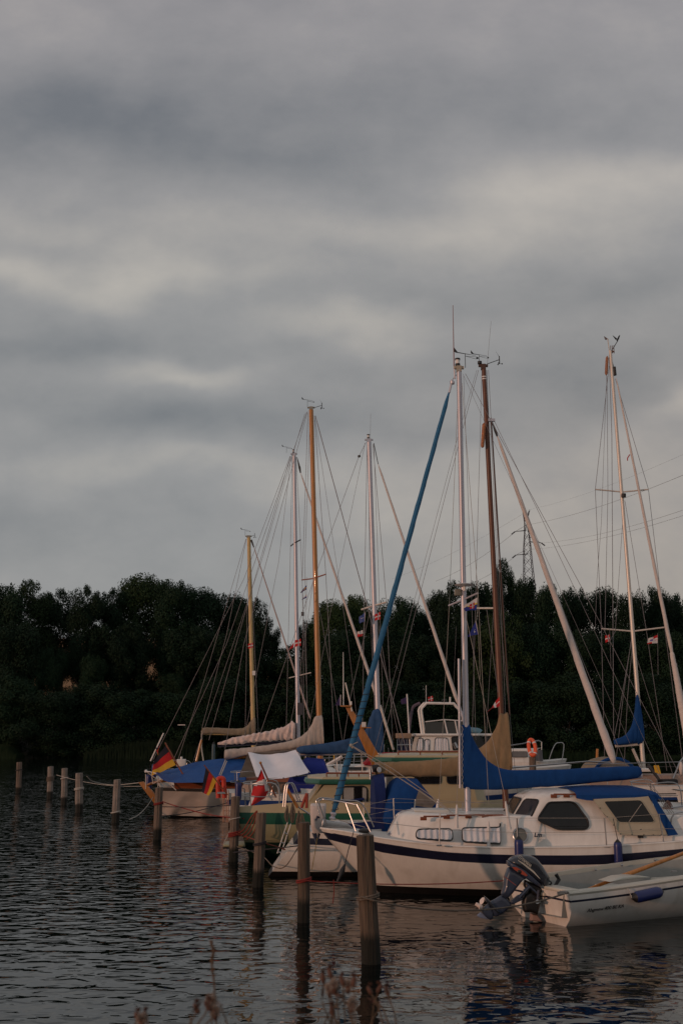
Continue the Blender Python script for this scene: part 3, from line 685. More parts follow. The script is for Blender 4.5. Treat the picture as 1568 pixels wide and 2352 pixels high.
def masthead(p, w, parent, m=None, light=True):
    mb = MB(); mb.box(p + Vector((0, 0, .03)), (w * 2.6, .06, .05)); mb.box(p + Vector((0, 0, .0)), (w * 1.3, w * 1.3, .12)); mb.build('masthead', m or alu, parent)
    if light:
        mb = MB(); q = p + Vector((-.02, 0, .06)); mb.tube([q, q + Vector((0, 0, .05))], .05, 12); mb.tube([q + Vector((0, 0, .13)), q + Vector((0, 0, .16))], .052, 12); mb.tube([q + Vector((0, 0, .04)), q + Vector((0, 0, .135))], .012, 6); o = mb.build('masthead_light', rubber, parent)
        MB().tube([q + Vector((0, 0, .051)), q + Vector((0, 0, .129))], .043, 12).build('lens', plast, o)
def fender(top, L, r, label, ang=None, m=None, line_to=None, name='fender', lm=None):
    d = Vector(ang) if ang else Vector((0, 0, -1)); d.normalize(); p = Vector(top); root = thing(name, label, 'fender', p, 'fenders hung from the boats')
    prof = [(0, .25), (.05, .45), (.1, .8), (.17, .98), (.25, 1), (.75, 1), (.83, .98), (.9, .8), (.95, .45), (1, .25)]
    MB().tube([p + d * L * f for f, q in prof[2:8]], [r * q for f, q in prof[2:8]], 16).build('body', m or fend, root)
    mb = MB(); mb.tube([p + d * L * f for f, q in prof[:3]], [r * q * 1.01 for f, q in prof[:3]], 16); mb.build('end_cap', rubber, root)
    mb = MB(); mb.tube([p + d * L * f for f, q in prof[7:]], [r * q * 1.01 for f, q in prof[7:]], 16); mb.build('end_cap', rubber, root)
    for q in (line_to or []): MB().tube([Vector(q[0]), Vector(q[1])], .006, 5).build('lanyard', lm or roped, root)
    return root
def lifelines(fr, posts_, parent, h, m=steel, r=.011, wires=(1.0, .5)):
    """posts_: list of (a,t,z)"""
    tops = []
    for (a, t, z) in posts_:
        b = fr.w(a, t, z); MB().tube([b, b + Vector((0, 0, h))], r, 8).build('stanchion', m, parent); tops.append(b)
    for w in wires: MB().tube([b + Vector((0, 0, h * w)) for b in tops], .004, 5).build('lifeline', wire, parent)
def yf(Y, k): return Y
# ================================================================ THE WHITE CRUISER IN FRONT
def cruiser():
    Yb = 18.5 * DK; x0 = (736 - CX) / F * Yb / 1.04; fr = Frame(x0, Yb, 3.0); L = 7.45; B = 2.45
    root = thing('motor_sailer', 'white sailing cruiser with navy stripe, wheelhouse and blue boom cover, largest boat in front', 'sailboat', fr.w(3.5, 0, 0))
    def curve(pts):      # heights along the near side read as a side profile
        def z(u):
            a = u * L; tt = -B / 2 * (max(0, 1 - (1 - min(u, .55) / .55) ** 2.0) ** .62 if u < .55 else (1 - .3 * ((u - .55) / .45) ** 2))
            P = fr.w(a, tt, 1.0)
            for _ in range(3):
                px, _y = proj(P)
                if px <= pts[0][0]: py = pts[0][1]
                elif px >= pts[-1][0]: py = pts[-1][1]
                else:
                    for (xa, ya), (xb, yb) in zip(pts, pts[1:]):
                        if xa <= px <= xb: py = ya + (yb - ya) * (px - xa) / (xb - xa); break
                d = ray(px, py); P = Vector((P.x, P.y, H + d.z / d.y * P.y))
            return P.z
        return z
    top = curve(catmull([(737, 1903), (780, 1909), (818, 1916), (865, 1926), (982, 1941), (1091, 1947), (1243, 1948), (1383, 1945), (1517, 1937), (1600, 1930), (1660, 1926)], 4))
    st_t = curve(catmull([(739, 1911), (780, 1919), (818, 1928), (859, 1938), (982, 1957), (1091, 1963.5), (1243, 1966.5), (1383, 1965), (1517, 1956), (1600, 1948), (1660, 1942)], 4))
    st_b = curve(catmull([(737, 1928), (780, 1941), (818, 1950), (859, 1961), (982, 1976.5), (1091, 1983.5), (1243, 1987), (1383, 1985.5), (1517, 1976), (1600, 1968), (1660, 1962)], 4))
    rows = [(lambda u: .03, 2), (lambda u: .055, 2), (lambda u: .125, 0), (st_b, 1), (st_t, 0), (top, 0)]
    pt, hb, bs = hull(fr, L, B, top, rows, [gel, navy, boot, anti], root, .95, .25, 'L', tw=.7, zk=-.42, fine=1.25, full=2.7, n=44, deck=deckm)
    zd = top
    MB().tube([pt(i / 40, st_t(i / 40), -1) for i in range(41)], .014, 6).build('rubbing_strake', navy, root)
    MB().tube([pt(i / 40, top(i / 40) + .006, -1) for i in range(41)], .016, 6).build('toe_rail', gel, root)
    MB().tube([pt(i / 40, top(i / 40) + .006, 1) for i in range(41)], .016, 6).build('toe_rail', gel, root)
    # coachroof: near wall from (t=-.98 at deck) leaning in
    zdeck = top(.5) - .02; ztr = fr.az(1050, 1874, -.80)[1]
    WB, WT = 1.0, .86
    a_f = fr.az(884, 1920, -.35)[0]
    trunk = cabin(fr, 'coachroof', a_f, 6.3, WB, WT, zdeck - .03, ztr, gel, root, f0=.26, f1=0, nose=.62, round_=.06, camber=.06)
    pl = plane_side(fr, -WB, zdeck, -WT, ztr - .06)
    hatch = MB(); a0, z0 = fr.az(925, 1874, 0)
    hatch.box(fr.w(a0 + .45, 0, ztr + .045), (.6, .62, .05), (fr.X, fr.T, Vector((0, 0, 1)))); hatch.build('fore_hatch', deckm, root, bevel=.012)
    # wheelhouse
    ztop = fr.az(1215, 1817, -.5)[1]; zs_ = fr.az(1300, 1833, -.84)[1]
    P1b, P1t = fr.az(1174.5, 1870, -.42), fr.az(1203, 1822, -.36); P2b, P2t = fr.az(1222, 1884, -.84), fr.az(1245, 1835, -.78)
    ab1, at1, ab2, at2 = P1b[0], P1t[0], P2b[0], P2t[0]; ar = fr.az(1358, 1835, -.8)[0]; zb = ztr - .10
    def W_(z): return WB + (WT - WB) * (z - zdeck) / (ztr - .06 - zdeck)
    def ring(z, a1, w1, a2, w2, arr, zt2=None):
        z2 = z if zt2 is None else zt2
        n = [(a1, -w1, z), (a1 + .02, -w1 * .99 - .01, z), (a2, -w2, z2), (a2 + .12, -w2 - .02, z2), (arr, -w2 - .03, z2)]
        f = [(a, -t, zz) for a, t, zz in reversed(n)]
        return [fr.w(a, t, zz) for a, t, zz in n + f]
    w2b = W_(zb) - .035; w2t = W_(zs_) - .03
    rings = [ring(zb, ab1 - .03, .44, ab2 - .03, w2b, ar + .25), ring(zs_ - .015, at1 - .02, .40, at2, w2t, ar + .02), ring(zs_ + .035, at1 + .06, .38, at2 + .06, w2t - .05, ar),
             ring(ztop - .012, at1 + .18, .34, at2 + .22, w2t - .22, ar), ring(ztop + .02, at1 + .4, .2, at2 + .4, .4, ar)]
    wh = ringloft(rings, 'wheelhouse', gel, root)
    # aft cockpit side, flush with the wheelhouse side
    aft = cabin(fr, 'cockpit_coaming', ar - .3, 6.95, WB + .012, W_(ztr + .02) + .012, zdeck - .04, fr.az(1480, 1893, -.95)[1], gel, root, f0=0, f1=.1, nose=1.0, round_=.04, camber=.0, tail=.92)
    pw = plane_side(fr, -w2b - .03, zb, -w2t - .03, zs_); pw = (pw[0], pw[1])
    k = 1.887
    def q(x, y): return ((1900 + x / 1.887) / 1.7418, (3000 + y / 1.887) / 1.7418)
    pl2 = (pl[0] + pl[1] * .012, pl[1])
    # side window straddles both walls: put it on a common plane
    plc = plane_side(fr, -W_(zdeck + .2) - .004, zdeck + .2, -w2t - .034, zs_)
    window([q(550, 397), q(725, 392), (1322, 1848), q(850, 535), q(852, 580), q(825, 601), q(620, 601), q(474, 533), q(478, 505)], (plc[0] + plc[1] * .02, plc[1]), wh, r=.06, gasket=.016, proud=.012)
    # fill between plane and wall is the frame thickness
    def quadwin(b0, b1, t1, t0):      # window inset on a slanted face given its four corners
        c = [Vector(v) for v in (b0, b1, t1, t0)]; n = (c[1] - c[0]).cross(c[3] - c[0]).normalized()
        if n.y > 0: n = -n
        m_ = sum(c, Vector()) / 4; cc = [v + (m_ - v) * .14 + n * .010 for v in c]
        window(None, (m_, n), wh, r=.07, world=cc, gasket=.014, gm=glassw)
    glassw = M('screen_glass', (.05, .05, .052), .05, spec=.8)
    r0, r1 = rings[0], rings[1]
    quadwin(r0[1], r0[2], r1[2], r1[1]); quadwin(r0[9], r0[0], r1[0], r1[9]); quadwin(r0[7], r0[8], r1[8], r1[7])
    # coachroof windows with curtains
    w1 = [(983, 1891), (1027, 1889), (1063, 1890.5), (1063, 1933), (1020, 1931.5), (983, 1928)]
    def q1(x, y): return ((1200 + x / 1.96) / 1.7418, (3000 + y / 1.96) / 1.7418)
    window([q1(915, 622), q1(1190, 618), q1(1195, 715), q1(905, 697)], pl2, trunk, r=.07, gasket=.013, curtain=True)
    window([q1(1268, 612), q1(1568, 608), (1147.5, 1888), (1147.5, 1939), q1(1555, 736), q1(1272, 722)], pl2, trunk, r=.06, gasket=.013, curtain=True)
    # porthole
    c = onplane(1194, 1919, pl2); up = Vector((0, 0, 1)); ax = fr.X; nrm = pl[1]; upp = nrm.cross(ax).normalized()
    ringp = [c + nrm * .008 + (ax * math.cos(a) + upp * math.sin(a)) * .122 for a in [2 * math.pi * i / 28 for i in range(28)]]
    ph = MB().tube(ringp, .016, 8, closed=True).build('porthole', steel, trunk)
    MB().prism([c + nrm * .002 + (ax * math.cos(a) + upp * math.sin(a)) * .112 for a in [2 * math.pi * i / 28 for i in range(28)]], nrm * .006).build('pane', M('porthole_glass', (.13, .135, .12), .15), ph)
    # lettering
    o = onplane(1225.5, 1922, pl2); text('lettering', 'Lm', .10, o + nrm * .004, ax, upp, navy, trunk, shear=.25, bold=.004, width=.135)
    o = onplane(1234, 1931, pl2); text('lettering', '24', .055, o + nrm * .004, ax, upp, M('faint_grey_lettering', (.3, .3, .3), .6), trunk)
    st = onplane(893, 1917, pl2)
    # decal star at the bow side of the trunk
    cs = fr.p(894, 1915, -.62); mb = MB()
    for kk in range(4):
        a = kk * math.pi / 4 + .3; d = Vector((math.cos(a), 0, math.sin(a))) * .045; mb.tube([cs + Vector((0, -.03, 0)) - d, cs + Vector((0, -.03, 0)) + d], .004, 4)
    mb.build('decal', fend, trunk)
    # handrails
    def handrail(pts, t, par, rr=.016):
        P = [fr.p(x, y, t) for x, y in pts]; mb = MB()
        for a, b in zip(P, P[1:]): 
            mb.box((a + b) / 2 + Vector((0, 0, .03)), ((b - a).length + .004, .03, .028), (fr.X, fr.T, Vector((0, 0, 1))))
        for p in P: mb.box(p + Vector((0, 0, .005)), (.11, .03, .06), (fr.X, fr.T, Vector((0, 0, 1))))
        mb.build('handrail', mahog, par, bevel=.006)
    handrail([(972, 1881), (1025, 1877.5), (1075, 1876), (1113, 1876.5)], -.74, trunk); handrail([(1115, 1876), (1155, 1877)], -.74, trunk)
    handrail([(1271, 1829), (1300, 1828), (1328, 1829)], -.74, wh)
    # blue cockpit canopy
    def cpt(px, py, t): return fr.p(px, py, t)
    ca = [(1322, 1812, 1834), (1345, 1808, 1838), (1380, 1806, 1839.5), (1430, 1805.5, 1840), (1480, 1806, 1838), (1510, 1812, 1835), (1517, 1824, 1836)]
    rows = []
    for (px, yt, yb) in ca:
        zt_ = fr.az(px, yt, -.35)[1]; zb_ = fr.az(px, yb, -.90)[1]; a = fr.az(px, yb, -.90)[0]; row = []
        for i in range(15):
            th = math.pi * i / 14; t = -math.cos(th) * .92; s = max(0, math.sin(th)) ** .55
            row.append(fr.w(a + .02 * noise.noise(Vector((a * 3, t * 3, 0))), t, zb_ + (zt_ - zb_) * s + .012 * noise.noise(Vector((a * 4, t * 4, 1)))))
        rows.append(row)
    can = MB().grid(rows); can.add(rows[-1], [list(range(15))]); can = can.build('cockpit_canopy', blue, root)
    # beige side curtain with window, blue corner strap
    plb = plane_side(fr, -1.02, zdeck + .1, -.93, fr.az(1400, 1838, -.92)[1]); plb = (plb[0] + plb[1] * .03, plb[1])
    sp = [q(885, 372), q(1000, 366), q(1200, 360), q(1305, 350), q(1462, 640), q(1270, 645), q(1092, 640), q(1040, 560), q(960, 470)]
    sidep = MB().prism([onplane(x, y, plb) for x, y in sp], plb[1] * -.012).build('side_curtain', beige, can)
    window([q(966, 388), q(1250, 378), q(1352, 535), q(1340, 548), q(1082, 548)], (plb[0] + plb[1] * .004, plb[1]), can, r=.05, gasket=.006, gm=glassd, gm2=beige)
    wmb = MB(); wmb.tube([onplane(*q(1250, 410), plb) + plb[1] * .014, onplane(*q(1155, 545), plb) + plb[1] * .014], .006, 5); wmb.build('batten', wirel, can)
    MB().prism([onplane(x, y, (plb[0] + plb[1] * .006, plb[1])) for x, y in (q(1300, 322), q(1345, 348), q(1440, 500), q(1528, 640), q(1455, 650))], plb[1] * .01).build('corner_strap', blue, can)
    mb = MB()
    for (x, y) in ((888, 372), (940, 440), (992, 505), (1040, 568), (1095, 636), (1180, 640), (1270, 642), (1340, 642), (1400, 642)): mb.ball(onplane(*q(x, y), plb) + plb[1] * .006, .010, 8)
    mb.build('snap_button', rubber, can)
    # winch/cleat on the coaming
    c = onplane(*q(1240, 640), (pl2[0], pl2[1])) ; mb = MB(); mb.tube([c + nrm * .02 + Vector((0, 0, .05)), c + nrm * .04 + Vector((0, 0, .10))], .045, 12); mb.box(c + nrm * .03, (.09, .05, .12)); mb.build('winch', boot, root, bevel=.008)
    # far side curtain mirrored plane for depth
    # pulpit
    def P(px, py, t): return fr.p(px, py, t)
    pip('pulpit', [P(749, 1891, -.10), P(733, 1846, -.12), P(735, 1838, -.13), P(746, 1836, -.16), P(780, 1841, -.42), P(815, 1848, -.62), P(822, 1853, -.66), P(851, 1911, -.78)], .0135, steel, root, per=8)
    pip('pulpit', [P(740, 1890, .10), P(727, 1846, .12), P(729, 1837, .13), P(742, 1833, .16), P(790, 1838, .50), P(830, 1846, .72), P(858, 1900, .78)], .0135, steel, root, per=8)
    MB().tube([P(794, 1845, -.5), P(817, 1909, -.62)], .012, 8).build('pulpit_leg', steel, root)
    MB().tube([P(735, 1872, -.13), P(735, 1872, .13)], .012, 8).build('pulpit_crossbar', steel, root)
    # bow fitting with roller, anchor windlass, furler drum
    mb = MB(); c = P(745, 1893, 0); mb.prism([P(738, 1900, -.06), P(741, 1882, -.06), P(800, 1893, -.06), P(812, 1903, -.06)], fr.T * .12); mb.build('bow_fitting', steel, root, bevel=.01)
    c = P(763, 1882, 0); mb = MB(); mb.tube([c, c + Vector((0, 0, .02)), c + Vector((0.01, 0, .05)), c + Vector((.015, 0, .10)), c + Vector((.016, 0, .12))], [.05, .06, .035, .06, .05], 12); mb.build('furling_drum', alu, root)
    c = P(838, 1908, -.3); mb = MB(); mb.ball(c, .10, 12, (1.2, 1, .42)); mb.build('coiled_warp', boot, root)
    # stanchions & lifelines
    sts = [((903, 1834), (905, 1884), -.62), ((1010, 1868), (1008, 1942), -1.12), ((1186, 1879), (1188, 1946), -1.2), ((1387, 1879), (1392, 1945), -1.2), ((1512, 1870), (1523, 1936), -1.12)]
    tops = [P(822, 1853, -.66)]; mids = [P(836, 1885, -.72)]
    for (t_, b_, tt) in sts[1:]:
        a, b = P(*t_, tt), P(*b_, tt); MB().tube([b, a], .0125, 8).build('stanchion', steel, root); tops.append(a); mids.append(a.lerp(b, .5))
        MB().box(b, (.09, .06, .02)).build('stanchion_base', steel, root)
    e = P(1640, 1872, -.9); tops.append(e); mids.append(e - Vector((0, 0, .25)))
    MB().tube(tops, .0035, 5).build('lifeline', wirel, root); MB().tube(mids, .0035, 5).build('lifeline', wirel, root)
    ft = []
    for (t_, b_, tt) in (((903, 1834), (905, 1884), .6), ((953, 1836), (950, 1880), .9)):
        a, b = P(*t_, tt), P(*b_, tt); MB().tube([b, a], .0125, 8).build('stanchion', steel, root); ft.append(a)
    e1 = P(1180, 1848, 1.1); e2 = P(1500, 1850, 1.05)
    MB().tube([P(840, 1850, .72)] + ft + [e1, e2], .0035, 5).build('lifeline', wirel, root); MB().tube([P(845, 1872, .74)] + [v - Vector((0, 0, .2)) for v in ft + [e1, e2]], .0035, 5).build('lifeline', wirel, root)
    # mast, boom, cover
    Ym = fr.w(3.0, 0, 0).y / DK
    m = mast(Ym, (1053.5, 850), (1074, 1878), .050, .056, alu, root)
    p = at(1053, 848, Ym); masthead(p, .075, m, M('head_fitting', (.36, .31, .24), .5), True)
    windvane(p + Vector((.13, 0, .03)), .36, m, yaw=.15)
    MB().tube([at(1043, 846, Ym) + Vector((0, 0, -.1)), at(1042, 842, Ym), at(1039.5, 701, Ym)], [.014, .012, .006], 6).build('whip_antenna', M('pink_grey_rod', (.30, .17, .17), .5), m)
    MB().tube([at(1044, 870, Ym), at(1042, 842, Ym)], .016, 8).build('antenna_bracket', alu, m)
    mb = MB(); c = at(1051, 1361, Ym - .02); mb.box(c, (.13, .10, .12)); o = mb.build('steaming_light', M('lamp_housing', (.2, .19, .15), .4), m, bevel=.015)
    mb = MB(); c = at(1066, 1345, Ym - .12); mb.tube([c + Vector((0, 0, -.10)), c + Vector((0, 0, -.02)), c, c + Vector((0, 0, .015)), c + Vector((0, 0, .04)), c + Vector((0, 0, .05))], [.03, .03, .16, .19, .09, .01], 18); mb.build('radar_dome', plast, m)
    MB().tube([at(1030, 1391, Ym + .25), at(1064, 1377, Ym), at(1097, 1362, Ym - .25)], .018, 8).build('spreader', alu, m)
    MB().tube([at(1053, 1513, Ym - .1), at(1056, 1810, Ym - .1)], .023, 10).build('spinnaker_pole', alu, m)
    cover(Ym, [(1060, 1665, 1812), (1079, 1666, 1814), (1083, 1688, 1814), (1098, 1717, 1815), (1120, 1747, 1815), (1150, 1764, 1814), (1197, 1768.5, 1811), (1304, 1765.5, 1803.5), (1395, 1762, 1795), (1453, 1760, 1789), (1467, 1761, 1783), (1472, 1768, 1778)], .12, blue, m, seed=2, per=7, wr=.07)
    MB().tube([at(1070, 1806, Ym), at(1473, 1781, Ym)], .045, 10).build('boom', alu, m)
    lace = [at(1061 + (1.5 if i % 2 else -1.0), 1668 + i * 6.9, Ym - .125) for i in range(22)]; MB().tube(lace, .005, 5).build('lacing', ropew, m)
    # furled jib with its spiral lashing
    fj = furled(Ym, (1031, 900), (765, 1868), .038, .058, jibblue, root, twist=10, ridge=.14)
    A, Bq = at(1031, 900, Ym), at(765, 1868, Ym); ax2 = (Bq - A).normalized(); nx = ax2.orthogonal().normalized(); ny = ax2.cross(nx); sp = []
    for i in range(500):
        f = .72 + .275 * i / 500; th = (f - .72) * 2 * math.pi * 62; r = (.038 + .020 * f ** .8) * 1.13; sp.append(A.lerp(Bq, f) + (nx * math.cos(th) + ny * math.sin(th)) * r)
    MB().tube(sp, .006, 5, cap=False).build('lashing', roped, fj)
    MB().tube([at(1038, 872, Ym), at(1031, 902, Ym)], .022, 8).build('halyard_swivel', alu, fj)
    mb = MB(); c = at(1038, 882, Ym); mb.tube([c, c + Vector((0, 0, .05)), c + Vector((.01, 0, .06))], [.045, .05, .03], 10); mb.build('swivel_drum', alu, fj)
    for p_ in ((1052, 862), ): MB().tube([at(1050, 858, Ym), at(1038, 872, Ym)], .006, 5).build('forestay', wire, root)
    kn = at(806, 1712, Ym - .08); mb = MB(); mb.ball(kn, .035, 8); mb.ball(kn + Vector((.03, 0, -.03)), .03, 8); mb.tube([kn, kn + Vector((.12, -.02, .06))], .008, 5); mb.build('sheet_knot', wirel, fj)
    stay('jib_sheet', Ym - .1, [(806, 1712), (860, 1750), (960, 1815), (1046, 1873)], .009, root, wirel); stay('jib_sheet', Ym - .5, [(810, 1714), (900, 1765), (1000, 1835), (1060, 1886), (1165, 1880), (1290, 1948)], .007, root, wirel)
    stay('furling_line', Ym - .3, [(768, 1880), (800, 1890), (838, 1900)], .006, root, wirel)
    # shrouds with plastic boots
    for (pts, a, b) in (([(1060, 880), (1097, 1362), (1122, 1850)], (1121, 1885), (1121.5, 1946)), ([(1066, 1400), (1139, 1740), (1163, 1850)], (1160, 1840), (1170, 1905)),
                        ([(1052, 880), (1031, 1391), (1008, 1835)], (1006, 1835), (1001, 1875)), ([(1066, 1400), (1053, 1700), (1048, 1850)], (1048.5, 1848), (1048, 1902))):
        stay('shroud', Ym - (.9 if a[0] > 1040 else -.7), pts, .0045, root, wirel); Y2 = Ym - (.95 if a[0] > 1040 else -.7)
        MB().tube([at(*a, Y2), at(*a, Y2).lerp(at(*b, Y2), .2), at(*b, Y2).lerp(at(*a, Y2), .25), at(*b, Y2)], [.010, .024, .026, .036], 8).build('shroud_cover', plast, root)
    stay('backstay', Ym, [(1068, 858), (1330, 1340), (1612, 1880)], .005, root); stay('halyard', Ym, [(1064, 862), (1082, 1360), (1092, 1700)], .004, root); stay('topping_lift', Ym, [(1062, 858), (1472, 1766)], .003, root)
    stay('halyard', Ym - .05, [(1057, 900), (1063, 1360), (1069, 1660)], .004, m)
    MB().box(at(1066, 1868, Ym), (.14, .1, .03)).build('mast_step', boot, root)
    # aft tackle on the right edge
    for d in (0, 6, 12): stay('mainsheet', Ym - .2, [(1474 + d * .6, 1785), (1560 + d, 1900)], .006, root, wirel)
    # far side of the canopy frame
    pip('pushpit', [P(1540, 1925, -.9), P(1545, 1872, -.95), P(1600, 1865, -.9), P(1660, 1866, 0), P(1600, 1850, .9), P(1540, 1855, 1.0)], .0135, steel, root)
    return fr, root
CR, CRroot = cruiser()
fp = CR.p(1190, 1921, -1.30); fender(fp, .52, .075, 'blue fender hanging from the cruiser just above the outboard motor', line_to=[(fp, CR.p(1187, 1880, -1.22))])
fp = CR.p(1417, 1928, -1.30); fender(fp, .46, .07, 'blue fender hanging from the cruiser behind the oar', line_to=[(fp, CR.p(1407, 1880, -1.22))])
mrope('mooring_rope', [CR.p(812, 1910, -.62), CR.p(799, 1955, -.75), CR.p(792, 1985, -.9)], .008, roped, 'dark line hanging from the cruiser bow rail')
sn = [CR.p(792, 1985, -.9), CR.p(786, 2000, -.92), CR.p(775, 2025, -.95)]; o = MB().tube(sn, [.015, .045, .02], 10).build('mooring_snubber', rubber, loc=sn[0]); tag(o, 'black rubber snubber on the line below the cruiser bow', 'snubber')

# ================================================================ DINGHY WITH OUTBOARD
def dinghy():
    c = atz(1307, 2137, 0); fr = Frame(c.x, c.y, 26, 1.0); fr.o = fr.o + fr.T * .80      # stern centre; a runs towards the bow
    L = 4.9; B = 1.82
    root = thing('motor_dinghy', 'small open white motorboat with navy stripe and wooden oar, lower right', 'motorboat', fr.w(2, 0, 0))
    zs = lambda u: .49 + .30 * (1 - u) ** 1.2
    rows = [(lambda u: -.02, 0), (lambda u: zs(u) - .125, 1), (lambda u: zs(u) - .095, 0), (zs, 0)]
    def flip(u): return u
    pt, hb, bs = hull(fr, L, B, zs, rows, [gel, navy], root, .5, .14, 'R', tw=.90, zk=-.28, fine=1.2, full=2.4, n=36)
    us = [(i / 35) ** 1.35 for i in range(36)]
    rim = MB()
    for s in (-1, 1):
        g = []
        for u in us:
            o = pt(u, zs(u), s); i = fr.w((o - fr.o).dot(fr.X), s * max(0, abs((o - fr.o).dot(fr.T)) - .11), zs(u))
            g.append([o + Vector((0, 0, -.03)), o + (o - i).normalized() * .015, o + Vector((0, 0, .022)), i + Vector((0, 0, .03)), i + Vector((0, 0, -.055))])
        rim.grid(g)
    rim.build('gunwale', gelc2, root, recalc=False)
    inn = MB()
    for s in (-1, 1):
        g = []
        for u in us:
            o = pt(u, zs(u), s); a = (o - fr.o).dot(fr.X); t = s * max(0, abs((o - fr.o).dot(fr.T)) - .11)
            t = math.copysign(max(0, abs(t) - .012), t); g.append([fr.w(a, t, zs(u) - .03), fr.w(a, t * .97, zs(u) - .10), fr.w(a, t * .9, .14), fr.w(a, 0, .12)])
        inn.grid(g)
    a_in = .30; inn.add([fr.w(a_in, -.64, .12), fr.w(a_in, .64, .12), fr.w(a_in, .70, .46), fr.w(a_in, -.70, .46)], [[0, 1, 2, 3]], 0, False)
    inn.build('inner_liner', int_grey, root, recalc=False)
    # transom top with motor cut-out
    tr = MB(); A3 = (fr.X, fr.T, Vector((0, 0, 1)))
    for (t0, t1, z) in ((-.79, -.26, .5), (-.26, .26, .40), (.26, .79, .5)): tr.box(fr.w(.10, (t0 + t1) / 2, z + .012), (.24, (t1 - t0) - .004, .045), A3)
    tr.build('transom_rim', gelc2, root, bevel=.012)
    b = MB(); b.box(fr.w(1.75, 0, .36), (.34, 1.18, .03), A3); b.build('thwart', gelc2, root, bevel=.01)
    b = MB(); b.box(fr.w(3.0, 0, .42), (.9, .8, .05), A3); b.build('bow_locker', gelc2, root, bevel=.02)
    # side cubby seen above the near rim
    b = MB(); b.prism([fr.p(1400, 2026, -.60), fr.p(1432, 2015, -.60), fr.p(1462, 2012, -.60), fr.p(1495, 2015, -.60)], fr.T * .3); b.build('side_seat', gelc2, root, bevel=.015)
    # fixings and cleat
    for x, y in ((1367, 1997), (1427, 1987), (1503, 1975)):
        MB().ball(fr.p(x, y, .74) , .022, 8).build('rowlock_fitting', steel, root)
    MB().box(fr.p(1547, 2006, -.82) + Vector((0, 0, .03)), (.09, .03, .02), A3).build('cleat', steel, root)
    # lettering on the near side
    d0 = pt(1 - 1.05 / L, .25, -1); d1 = pt(1 - 2.05 / L, .25, -1)
    l0 = nearhit(fr, pt, 1345, 2096); l1 = nearhit(fr, pt, 1424, 2081); x = (l1 - l0).normalized(); n = x.cross(Vector((0, 0, 1))).normalized(); n = n if n.y < 0 else -n
    text('lettering', 'Ahgmew 400 BE KA', .062, l0 + n * .035, x, Vector((0, 0, 1)), boot, root, shear=.35, bold=.0008, width=(l1 - l0).length)
    # bow eye by the stern corner
    e = nearhit(fr, pt, 1246, 2075, True)
    return fr, root, pt
gelc2 = M('gelcoat_ivory', (.56, .54, .46), .35, var=.05, scale=3)
def nearhit(fr, pt, px, py, tr=False):      # point of the near side that projects at the given place
    best = None
    for i in range(60):
        u = i / 59
        for j in range(16):
            z = .02 + .5 * j / 15; p = pt(u, z, -1); q = proj(p); d = (q[0] - px) ** 2 + (q[1] - py) ** 2
            if best is None or d < best[0]: best = (d, p)
    return best[1]
DF, Droot, Dpt = dinghy()
# oar lying across the dinghy
o = thing('oar', 'long varnished oar lying across the white dinghy', 'oar', at(1400, 2022, 15.6)); A, B_ = at(1385, 2029, 15.75), at(1640, 1933, 16.5)
MB().tube([A.lerp(B_, .12), A.lerp(B_, .4), B_], [.036, .031, .026], 10).build('shaft', varn, o); dd = (B_ - A).normalized(); MB().prism([A.lerp(B_, .14) + Vector((0, 0, .034)), A + Vector((0, 0, .015)) - dd * .3, A - dd * .34 - Vector((0, 0, .02)), A.lerp(B_, .14) - Vector((0, 0, .034))], Vector((0, .03, 0))).build('blade', varn, o, bevel=.008)
a, b = nearhit(DF, Dpt, 1443, 2060) + DF.T * -.09, nearhit(DF, Dpt, 1516, 2046) + DF.T * -.09
fender(a, (b - a).length, .082, 'blue fender with black ends lying along the dinghy side', ang=(b - a), line_to=[(a, nearhit(DF, Dpt, 1434, 2035) + DF.T * -.02), (b, nearhit(DF, Dpt, 1512, 2020) + DF.T * -.02)], lm=ropew)

